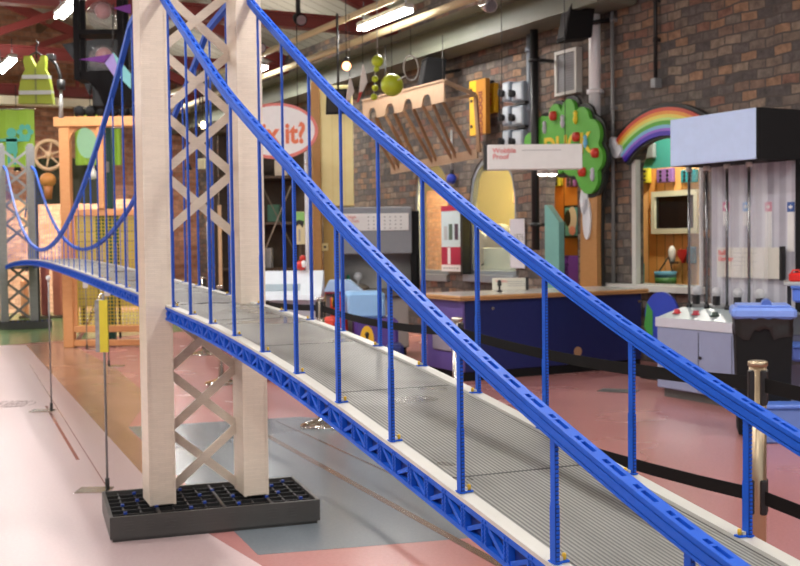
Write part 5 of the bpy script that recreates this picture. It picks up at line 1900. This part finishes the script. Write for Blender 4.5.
for px, py, w_, h_, c_, nm, lb in ((347, 262, .035, .18, (.02, .22, .12), 'model_tree', 'small green model tree at the left of the diorama window'), (357, 258, .06, .05, (.62, .64, .66), 'model_cloud', 'small white model cloud in the diorama window'), (359, 270, .12, .06, (.22, .19, .15), 'model_hill', 'brown model hill in the diorama window')):
    a, b = Le(px, py)
    q = thing(nm, lb, 'model', (p.x + a, Ye + .25, zB), 0, None)
    mb = MB(); mb.lathe([(w_, 0), (w_ * .9, h_ * .6), (w_ * .4, h_)] if nm != 'model_cloud' else [(.01, 0), (.01, .10), (w_, .14), (w_ * .8, .19), (.02, .21)], n=14); mb.build('form', [mat(nm + '_paint', c_, .6)], q)
    mb = MB(); mb.lathe([(w_ * .6, 0), (w_ * .6, .006)], n=14); mb.build('base', [BLACK], q)
a, b = Le(397, 259)
for k, (dx, c_) in enumerate(((-.06, (.45, .04, .16)), (0, (.70, .65, .66)), (.06, (.50, .05, .18)))):
    tag(MB().bbox(-.022, .022, -.02, .02, 0, .13 if k != 1 else .15, .005).build('model_house', [mat('house_%d' % k, c_, .5)], None, (p.x + a + dx, Ye + .2, zB)), ('crimson', 'white', 'magenta')[k] + ' small model house in the diorama window', 'model house', 'model houses in the diorama')
a, b = Le(398, 265)
q = tag(MB().bbox(-.075, .075, -.01, .01, 0, .08, .02).build('white_number_plate', [WHITE], None, (p.x + a, Ye - .04, zB)), 'small white rounded plate on the ledge below the model houses', 'plate')

# pop-up banner and poster on the wall
t, x, z = wallthing('tall_info_board', 'pale blue wall banner with crimson top and crimson lower block between the arched windows', 'banner', 453, 239, .14)
x0, z0 = rel(443, 271, .14, x, z); x1, z1 = rel(461.5, 205, .14, x, z)
CRI = mat('crimson_print', (.42, .015, .06), .5)
mb = MB(); mb.box(x0, x1, -.02, .0, z0, z1); mb.build('board', [mat('pale_blue_print', (.56, .70, .74), .5)], t)
mb = MB(); mb.box(x1, x1 + .06, -.025, .10, z0 - .03, z1 + .02); mb.build('edge', [BLACK], t)
hgt = z1 - z0
mb = MB(); mb.box(x0, x1, -.023, -.02, z1 - hgt * .08, z1); mb.build('top_band', [CRI], t)
mb = MB(); mb.box(x0, x1, -.023, -.02, z0 + hgt * .10, z0 + hgt * .37); mb.build('lower_block', [CRI], t)
mb = MB(); mb.box(x0, x1, -.023, -.02, z0, z0 + hgt * .10); mb.build('foot_band', [WHITE], t)
w_ = x1 - x0
mb = MB(); mb.box(x0 + w_ * .34, x0 + w_ * .48, -.026, -.023, z0 + hgt * .11, z0 + hgt * .36); mb.build('white_column', [WHITE], t)
for k, (f_, c_) in enumerate(((.14, (.45, .48, .50)), (.40, (.08, .14, .10)), (.70, (.06, .03, .06)))):
    mb = MB(); mb.box(x0 + w_ * f_, x0 + w_ * (f_ + .18), -.023, -.02, z0 + hgt * .48, z0 + hgt * .72 - .03 * (k == 0)); mb.build('bottle_picture', [mat('bottle_pic_%d' % k, c_, .5)], t)
mb = MB()
for k in range(6):
    mb.box(x0 + w_ * (.1 + .14 * k), x0 + w_ * (.18 + .14 * k), -.025, -.023, z0 + hgt * .04, z0 + hgt * .06)
mb.build('logo_row', [GREY_T], t)
t, x, z = wallthing('white_wall_poster', 'white paper poster with small grey heading right of the right arched window', 'poster', 517.5, 243, .03)
x0, z0 = rel(510.5, 268, .03, x, z); x1, z1 = rel(524.5, 218.5, .03, x, z)
mb = MB(); mb.box(x0, x1, -.005, .01, z0, z1); mb.build('sheet', [mat('poster_white', (.70, .70, .76), .5)], t)
text('1876', .12, GREY_T, t, (x0 + .09, -.007, z1 - .28), (PI / 2, 0, 0), ext=.001)

# wooden arcade model hung high on the wall
t, x, z = wallthing('wooden_arcade_model', 'slung wooden model of a long arched arcade with slats, high on the stone wall', 'wooden model', 414, 112, 1.0, None, R(22))
PLY = woodmat('pale_plywood', (.40, .26, .165), (.48, .33, .22), .5, (8, 3, 3))
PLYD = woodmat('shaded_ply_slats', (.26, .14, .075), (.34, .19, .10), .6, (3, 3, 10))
L_ = 1.42; hh = .27
mb = MB()
n_ar = 4
x_ = -L_ / 2
aw = .17; gap = (L_ - n_ar * aw) / (n_ar + 1)


def slope_z(xx): return .07 * xx / (L_ / 2) + .12


pts_top = [(-L_ / 2, slope_z(-L_ / 2) + hh * .5), (L_ / 2, slope_z(L_ / 2) + hh * .5)]
cur = -L_ / 2
segs = []
for k in range(n_ar):
    a = cur + gap * (.6 if k == 0 else 1.0); b = a + aw
    segs.append((cur, a, None)); segs.append((a, b, 'arch')); cur = b
segs.append((cur, L_ / 2, None))
for a, b, kind in segs:
    ta, tb = slope_z(a) + hh * .5, slope_z(b) + hh * .5
    if kind is None:
        mb.prism([(a, ta - hh), (b, tb - hh), (b, tb), (a, ta)], 'y', -.25, -.22)
    else:
        n = 8
        for i in range(n):
            u0 = a + (b - a) * i / n; u1 = a + (b - a) * (i + 1) / n

            def arch(u):
                q = 2 * (u - a) / (b - a) - 1
                return slope_z(u) + hh * .5 - hh + .15 * max(0, 1 - abs(q) ** 3.5)
            mb.prism([(u0, arch(u0)), (u1, arch(u1)), (u1, slope_z(u1) + hh * .5), (u0, slope_z(u0) + hh * .5)], 'y', -.25, -.22)
mb.build('arched_face', [PLY], t)
mb = MB(); mb.bar((-L_ / 2, -.235, slope_z(-L_ / 2) + hh * .5 + .01), (L_ / 2, -.235, slope_z(L_ / 2) + hh * .5 + .01), .05, .02); mb.build('top_board', [PLY], t)
mb = MB(); mb.bar((L_ / 2, -.24, slope_z(L_ / 2) + .13), (L_ / 2 + .16, .22, slope_z(L_ / 2) - .02), .03, .05); mb.bar((L_ / 2, -.24, slope_z(L_ / 2) - .12), (L_ / 2 + .16, .22, slope_z(L_ / 2) - .02), .03, .04); mb.build('end_strut', [PLY], t)
for k in range(9):
    f = k / 8
    u = -L_ / 2 + .05 + (L_ - .1) * f
    mb = MB(); mb.bar((u, -.22, slope_z(u) - .12), (u + .18 - .10 * (k % 2), .18, slope_z(u) - .82), .028, .04); mb.build('slat', [PLYD], t)
mb = MB(); mb.bar((-L_ / 2 + .15, .17, slope_z(-L_ / 2) - .80), (L_ / 2 + .22, .17, slope_z(L_ / 2) - .80), .03, .12); mb.build('lower_board', [PLY], t)
mb = MB(); mb.bar((L_ / 2 + .16, .22, slope_z(L_ / 2) - .02), (L_ / 2 + .24, .18, slope_z(L_ / 2) - .78), .035, .05); mb.build('end_slat', [PLYD], t)
for u in (-.5, .5):
    mb = MB(); mb.tube([(u, 0, slope_z(u) + .1), (u, 0, 4.1 - z)], .006, 6); mb.build('hanging_wire', [BLACK], t)

# green balls, hoop, ornaments under the duct
LG = mat('lime_ball', (.43, .52, .02), .35)
t, p = fthing('big_green_ball', 'large lime green ball hanging beside the string of small balls', 'ball', 392, 85, 13.6)
mb = MB(); mb.ball((0, 0, 0), .137, 24); mb.build('ball', [LG], t)
mb = MB(); mb.tube([(0, 0, .13), (0, 0, 4.0 - p.z)], .005, 6); mb.build('string', [BLACK], t)
nm = ['topmost and largest', 'second from the top, close under the largest', 'third from the top', 'fourth from the top', 'lowest']
for k, (px, py, r) in enumerate(((377.5, 61, .073), (376.5, 69, .036), (375, 79, .040), (375, 88, .041), (374, 97, .041))):
    t, p = fthing('small_green_ball', 'small lime green ball, %s on the vertical string' % nm[k], 'ball', px, py, 13.6, 0, 'string of lime green balls')
    mb = MB(); mb.ball((0, 0, 0), r, 18); mb.build('ball', [LG], t)
    mb = MB(); mb.tube([(0, 0, r * .95), (0, 0, r * .95 + (.9 if k == 0 else .045))], .006, 6); mb.build('string', [mat('grey_string', (.4, .4, .4), .5)], t)
t, p = fthing('wire_hoop', 'thin white wire hoop hanging right of the large lime green ball', 'hoop', 411, 68, 13.6, R(35))
mb = MB(); mb.tube([(.11 * math.cos(2 * PI * k / 28), 0, .15 * math.sin(2 * PI * k / 28)) for k in range(29)], .008, 8); mb.build('ring', [mat('hoop_white', (.55, .56, .55), .4)], t)
mb = MB(); mb.tube([(-.08, 0, -.10), (-.20, 0, -.16)], .010, 6); mb.build('handle', [FRAMEW], t)
mb = MB(); mb.tube([(0, 0, .15), (0, 0, 4.0 - p.z)], .004, 6); mb.build('string', [BLACK], t)
for px, py, h, lb, c2 in ((363, 82, .36, 'slim white kite ornament with a red tip left of the green balls', (.45, .04, .03)), (350, 92, .30, 'curved cream fin ornament touching the far blue cable', (.60, .30, .16))):
    t, p = fthing('hanging_ornament', lb, 'ornament', px, py, 13.4, R(10), 'white ornaments hung under the duct')
    mb = MB(); mb.prism([(0, h * .6), (-.035, 0), (-.05, -h * .35), (.0, -h * .30), (.05, 0), (.03, h * .3)], 'y', -.02, .02); mb.build('fin', [mat('ornament_white', (.66, .62, .56), .5)], t)
    mb = MB(); mb.prism([(-.05, -h * .35), (-.08, -h * .68), (-.055, -h * .66), (-.01, -h * .33)], 'y', -.016, .016); mb.build('tail', [mat('ornament_tip_%d' % px, c2, .5)], t)
    mb = MB(); mb.tube([(0, 0, h * .58), (0, 0, 4.1 - p.z)], .004, 6); mb.build('string', [BLACK], t)
t, p = fthing('orange_pendant', 'glowing orange pendant bulb under the roof beside the far blue cable', 'lamp', 346.5, 66, 13.8)
mb = MB(); mb.ball((0, 0, 0), .055, 14); mb.build('bulb', [emis('orange_bulb', (1, .36, .15), 5.0)], t)
mb = MB(); mb.lathe([(.03, .05), (.03, .10), (.012, .12)], n=10); mb.tube([(0, 0, .11), (0, 0, 4.6 - p.z)], .006, 6); mb.build('cord', [BLACK], t)
for px, py, Ys_, lb in ((487, 5, 11.5, 'chrome spotlight under the front end of the green duct'), (299, 19, 13.5, 'black stage spotlight on the roof beam above the far blue cable'), (259, 47, 14.5, 'small black spotlight right beside the cream tower leg')):
    t, p = fthing('ceiling_spotlight', lb, 'spotlight', px, py, Ys_, R(20), 'spotlights under the roof')
    mm = CHROME if px == 487 else BLACK_M
    mb = MB(); mb.tube([(0, -.10, -.03), (0, .0, 0), (0, .14, .05)], [.075, .07, .045], 16); mb.build('can', [mm], t)
    mb = MB(); mb.tube([(0, -.112, -.035), (0, -.10, -.03)], .06, 16); mb.build('lens', [mat('lens_glass', (.30, .28, .30), .1, .5)], t)
    mb = MB(); mb.bar((0, .03, .03), (0, .03, .26), .02, .05); mb.build('yoke', [BLACK], t)

# glass globes in a black hanging rack, coloured bunting
t, p = fthing('hanging_globe_rack', 'black hanging rack holding glass globes with pink balls, left of the tower top', 'rack', 102, 40, 12.0)
for xx in (-.27, .20):
    mb = MB(); mb.bar((xx, 0, -.42), (xx, 0, 1.2), .06); mb.build('upright', [BLACK_M], t)
    mb = MB(); mb.bar((xx, .25, -.42), (xx, .25, 1.2), .05); mb.build('upright', [BLACK_M], t)
for zz in (-.42, .06, .50):
    mb = MB(); mb.box(-.30, .23, -.02, .28, zz, zz + .05); mb.build('tier', [BLACK_M], t)
    if zz > .4: continue
    mb = MB(); mb.ball((-.02, .10, zz + .22), .16, 20, sz=1.0); g = mb.build('globe', [glassmat('globe_glass', (.85, .87, .88), .05, .13)], t)
    mb = MB(); mb.ball((-.01, .10, zz + .27), .09, 16); mb.build('pink_ball', [mat('pink_ball_%d' % int(zz * 100 + 50), (.66, .30, .30), .35)], g)
mb = MB(); mb.prism([(-.24, -.34), (.28, -.32), (.34, -.50), (.24, -.70), (.02, -.72), (-.04, -.56)], 'y', -.05, .25); mb.build('black_drape', [BLACK_M], t)
mb = MB(); mb.box(-.05, .05, 0, .1, 1.2, 4.9 - p.z) if 4.9 - p.z > 1.2 else mb.box(-.05, .05, 0, .1, 1.1, 1.25); mb.build('drop_rod', [BLACK], t)
for pts, c_, lb in (([(79, 59.5), (112, 54), (105, 63)], (.16, .035, .26), 'purple bunting pennant pointing left at the globe rack'), ([(104, 62), (113, 53), (121, 75), (118, 82)], (.42, .33, .72), 'lilac bunting pennant next to the turquoise one'), ([(113, 52), (131, 74), (131, 89), (120, 78)], (.24, .60, .62), 'turquoise bunting pennant against the cream tower leg'), ([(113, 8), (131, 4), (131, 14)], (.15, .03, .24), 'purple pennant at the top beside the cream tower leg')):
    c0_ = pts[0]
    t, p = fthing('bunting_pennant', lb, 'pennant', pts[0][0], pts[0][1], 11.5, 0, 'coloured bunting pennants')
    q = [(at(a, b, 11.5).x - p.x, at(a, b, 11.5).z - p.z) for a, b in pts]
    mb = MB(); mb.prism(q, 'y', -.004, .004); mb.build('cloth', [mat('pennant_%d' % pts[0][0] + str(len(lb)), c_, .7)], t)
    m_ = max(q, key=lambda e: e[1])
    mb = MB(); mb.tube([(m_[0], 0, m_[1]), (m_[0] + .02, 0, m_[1] + .5)], .004, 6); mb.build('string', [BLACK], t)
t, p = fthing('hanging_lamp_arm', 'black curved lamp on a thin silver rod right of the hi-vis vest', 'lamp', 60, 118, 14.0)


def Ll(px, py):
    q = at(px, py, 14.0)
    return (q.x - p.x, 0, q.z - p.z)


mb = MB(); mb.tube([Ll(50, 58), Ll(56, 64), Ll(60, 74), Ll(61, 86)], .022, 8); mb.tube([Ll(61, 80), Ll(61, 90)], .05, 10); mb.bbox(Ll(46, 0)[0], Ll(54, 0)[0], -.06, .06, Ll(0, 61)[2], Ll(0, 55)[2], .01); mb.build('lamp_head', [BLACK], t)
mb = MB(); mb.tube([Ll(61, 90), Ll(61, 118)], [.018, .03], 10); mb.build('rod', [mat('silver_rod', (.62, .63, .63), .3, .5)], t)

t, p = fthing('loudspeaker', 'black loudspeaker hung in front of the pale yellow booth panel', 'loudspeaker', 338, 103, 14.3, R(-10), 'wall loudspeakers')
mb = MB(); mb.prism([(-.14, -.16), (.10, -.13), (.13, .15), (-.08, .17)], 'x', -.13, .13); mb.build('cabinet', [BLACK_M], t)
mb = MB(); mb.prism([(-.146, -.13), (-.138, -.13), (-.09, .14), (-.098, .14)], 'x', -.11, .11); mb.build('front_mesh', [mat('speaker_mesh_b', (.016, .016, .018), .7, bump=.3, scale=90)], t)
mb = MB(); mb.tube([(0, .02, .14), (0, .02, 4.3 - p.z)], .015, 8); mb.build('drop_rod', [BLACK], t)
# ------------------------------------------------------------------ roof steel and lamps
def truss_steel(name, lx, m):
    mb = MB()
    mb.box(lx - .06, lx + .06, -18, -.02, 4.62, 4.80)
    mb.box(lx - .11, lx + .11, -18, -.02, 4.79, 4.82); mb.box(lx - .11, lx + .11, -18, -.02, 4.60, 4.63)
    ap = (lx, -9, RID - .12)
    for ye in (-.1, -17.9):
        mb.bar((lx, ye, EAV - .12), ap, .14, .20)
    nodes = [(-3.0, .33), (-6.0, .66)]
    for yb, f in nodes:
        zt = EAV - .12 + (RID - EAV) * f
        for sgn in (1, -1):
            yy = yb if sgn > 0 else -18 - yb
            mb.bar((lx, yy, 4.75), (lx, yy, zt), .07, .07)
            y2 = (yb - 3.0) if sgn > 0 else (-18 - yb + 3.0)
            mb.bar((lx, y2, 4.75), (lx, yy, zt), .10, .12)
    mb.bar((lx, -9, 4.75), ap, .09, .09)
    return struct(mb, name, [m], WO, WROT)


for i, lx in enumerate((-2.1, -6.6, -11.1, -15.6, -20.1, -24.9)):
    truss_steel('trim_%d' % (20 + i), lx, RUST)
for i, (yy, f) in enumerate(((-1.8, .2), (-3.6, .4), (-5.4, .6), (-7.2, .8))):
    for sgn in (0, 1):
        y2 = yy if sgn == 0 else -18 - yy
        mb = MB(); mb.box(-26, 8, y2 - .05, y2 + .05, EAV - .22 + (RID - EAV) * f, EAV - .04 + (RID - EAV) * f)
        struct(mb, 'trim_%d' % (40 + i * 2 + sgn), [woodmat('purlin_timber_%d%d' % (i, sgn), (.10, .06, .035), (.15, .09, .05))], WO, WROT)

TUBE = emis('fluorescent_tube', (1.0, .97, .93), 40.0)
HOUS = mat('batten_housing', (.60, .60, .58), .4)


def batten(ly, a, label, energy):
    t = thing('fluorescent_light', label, 'ceiling light', wpt(-a, ly, 4.28), WROT, 'fluorescent battens under the roof')
    mb = MB(); mb.bbox(-.70, .70, -.07, .07, .03, .09, .01); mb.build('housing', [HOUS], t)
    for s in (-.04, .04):
        mb = MB(); mb.tube([(-.68, s, 0), (.68, s, 0)], .022, 10); mb.build('tube', [TUBE], t)
    for s in (-.6, .6):
        mb = MB(); mb.bar((s, 0, .09), (s, 0, .36), .012); mb.build('hanger_rod', [BLACK], t)
    ld = bpy.data.lights.new('batten_light', 'AREA')
    ld.shape = 'RECTANGLE'; ld.size = 1.4; ld.size_y = .12
    ld.energy = energy
    ld.color = (1.0, .97, .93)
    lo = bpy.data.objects.new('batten_light', ld)
    COL.objects.link(lo)
    lo.parent = t
    lo.location = (0, 0, -.04)
    l2 = bpy.data.lights.new('added_roof_uplight', 'AREA')  # added light above the housing, brightens the roof
    l2.shape = 'RECTANGLE'; l2.size = 1.4; l2.size_y = .12
    l2.energy = energy * UPL
    l2.color = (1.0, .97, .93)
    lo = bpy.data.objects.new('added_roof_uplight', l2)
    COL.objects.link(lo)
    lo.parent = t
    lo.location = (0, 0, .12)
    lo.rotation_euler = (PI, 0, 0)
    return t


rows = [(-1.55, 'row nearest the stone wall'), (-5.4, 'second row from the wall'), (-9.6, 'middle row of the hall'), (-13.6, 'row farthest from the stone wall')]
pos = ['at the far end of the hall', 'fifth from the front', 'fourth from the front', 'third from the front', 'second from the front', 'over the front of the hall']
for ri, (ly, rn) in enumerate(rows):
    for ci, a in enumerate((22.6, 17.7, 12.7, 7.8, 3.0, -1.8)):
        a2 = a + (1.2 if ri == 1 else .35)
        e = E_ROW[ri] * (E_FAR if ci < 2 else 1.0)
        if ri == 0 and ci == 3: continue
        batten(ly, a2, 'fluorescent batten, %s, %s' % (rn, pos[ci]), e)

# added lamps, put in to brighten the salmon and back walls
for k, (px, Yk, en, lb) in enumerate(((17, 20.9, 300, 'added warm hooded lamp brightening the salmon wall behind the far bridge tower'), (91, 21.0, 300, 'added warm hooded lamp brightening the salmon wall behind the pine frame'), (188, 21.2, 200, 'added warm hooded lamp brightening the back wall right of the tower'))):
    p = at(px, 150, Yk); p.z = 2.78
    t = thing('added_hooded_lamp', lb, 'lamp', p, 0, 'added warm lamps near the back wall')
    mb = MB(); mb.lathe([(.02, .12), (.04, .10), (.075, .0)], n=14); mb.build('hood', [BLACK], t)
    mb = MB(); mb.ball((0, 0, .03), .035, 10); mb.build('bulb', [emis('added_warm_bulb_%d' % k, (1, .78, .5), 4.0)], t)
    mb = MB(); mb.tube([(0, 0, .12), (0, 0, 1.6)], .008, 6); mb.build('cord', [BLACK], t)
    ld = bpy.data.lights.new('lamp_glow', 'SPOT'); ld.energy = en * WARM; ld.color = (1, .80, .58); ld.spot_size = R(125); ld.spot_blend = .7; ld.shadow_soft_size = .07
    lo = bpy.data.objects.new('lamp_glow', ld); COL.objects.link(lo); lo.parent = t; lo.location = (0, 0, -.06); lo.rotation_euler = (R(38), 0, 0)
# lamps in the rooms behind the wall
for nm, lx, ly, zz, en, c, lb in (('room_light', (A1[0] + A2[1]) / 2 - .9, .55, 3.2, 420, (1, .86, .60), 'ceiling light in the yellow room behind the arched windows'), ('room_light', lwx(668, 200, -1), 1.05, 3.5, 190, (1, .93, .82), 'ceiling light in the orange playhouse room'), ('room_light', lwx(562, 200, -.4), .45, 2.9, 24, (1, .85, .6), 'small ceiling light in the tree house doorway')):
    t = thing(nm, lb, 'ceiling light', wpt(lx, ly, zz), WROT, 'lights in the side rooms')
    mb = MB(); mb.lathe([(.05, .08), (.14, .05), (.14, .02), (.10, 0)], n=20); mb.build('housing', [HOUS], t)
    mb = MB(); mb.lathe([(.10, 0), (.09, -.02), (.04, -.035)], n=20); mb.build('diffuser', [emis('room_diffuser_' + str(en), c, 3.0)], t)
    ld = bpy.data.lights.new('room_glow', 'POINT'); ld.energy = en * ROOM; ld.color = c; ld.shadow_soft_size = .10
    lo = bpy.data.objects.new('room_glow', ld); COL.objects.link(lo); lo.parent = t; lo.location = (0, 0, -.16)

w = bpy.data.worlds.new('hall_ambient')
sc.world = w
w.use_nodes = True
bg = w.node_tree.nodes['Background']
bg.inputs[0].default_value = (.92, .96, 1.0, 1)
bg.inputs[1].default_value = AMB

mb = MB(); mb.box(-24.75, -24.45, -17.9, -.1, 4.34, 4.52)
struct(mb, 'trim_60', [mat('cream_back_beam', (.62, .55, .42), .5)], WO, WROT)
sc.view_settings.view_transform = 'Standard'
sc.view_settings.look = 'None'
sc.view_settings.gamma = 1.0
sc.view_settings.exposure = EXPO
sc.view_settings.use_curve_mapping = False
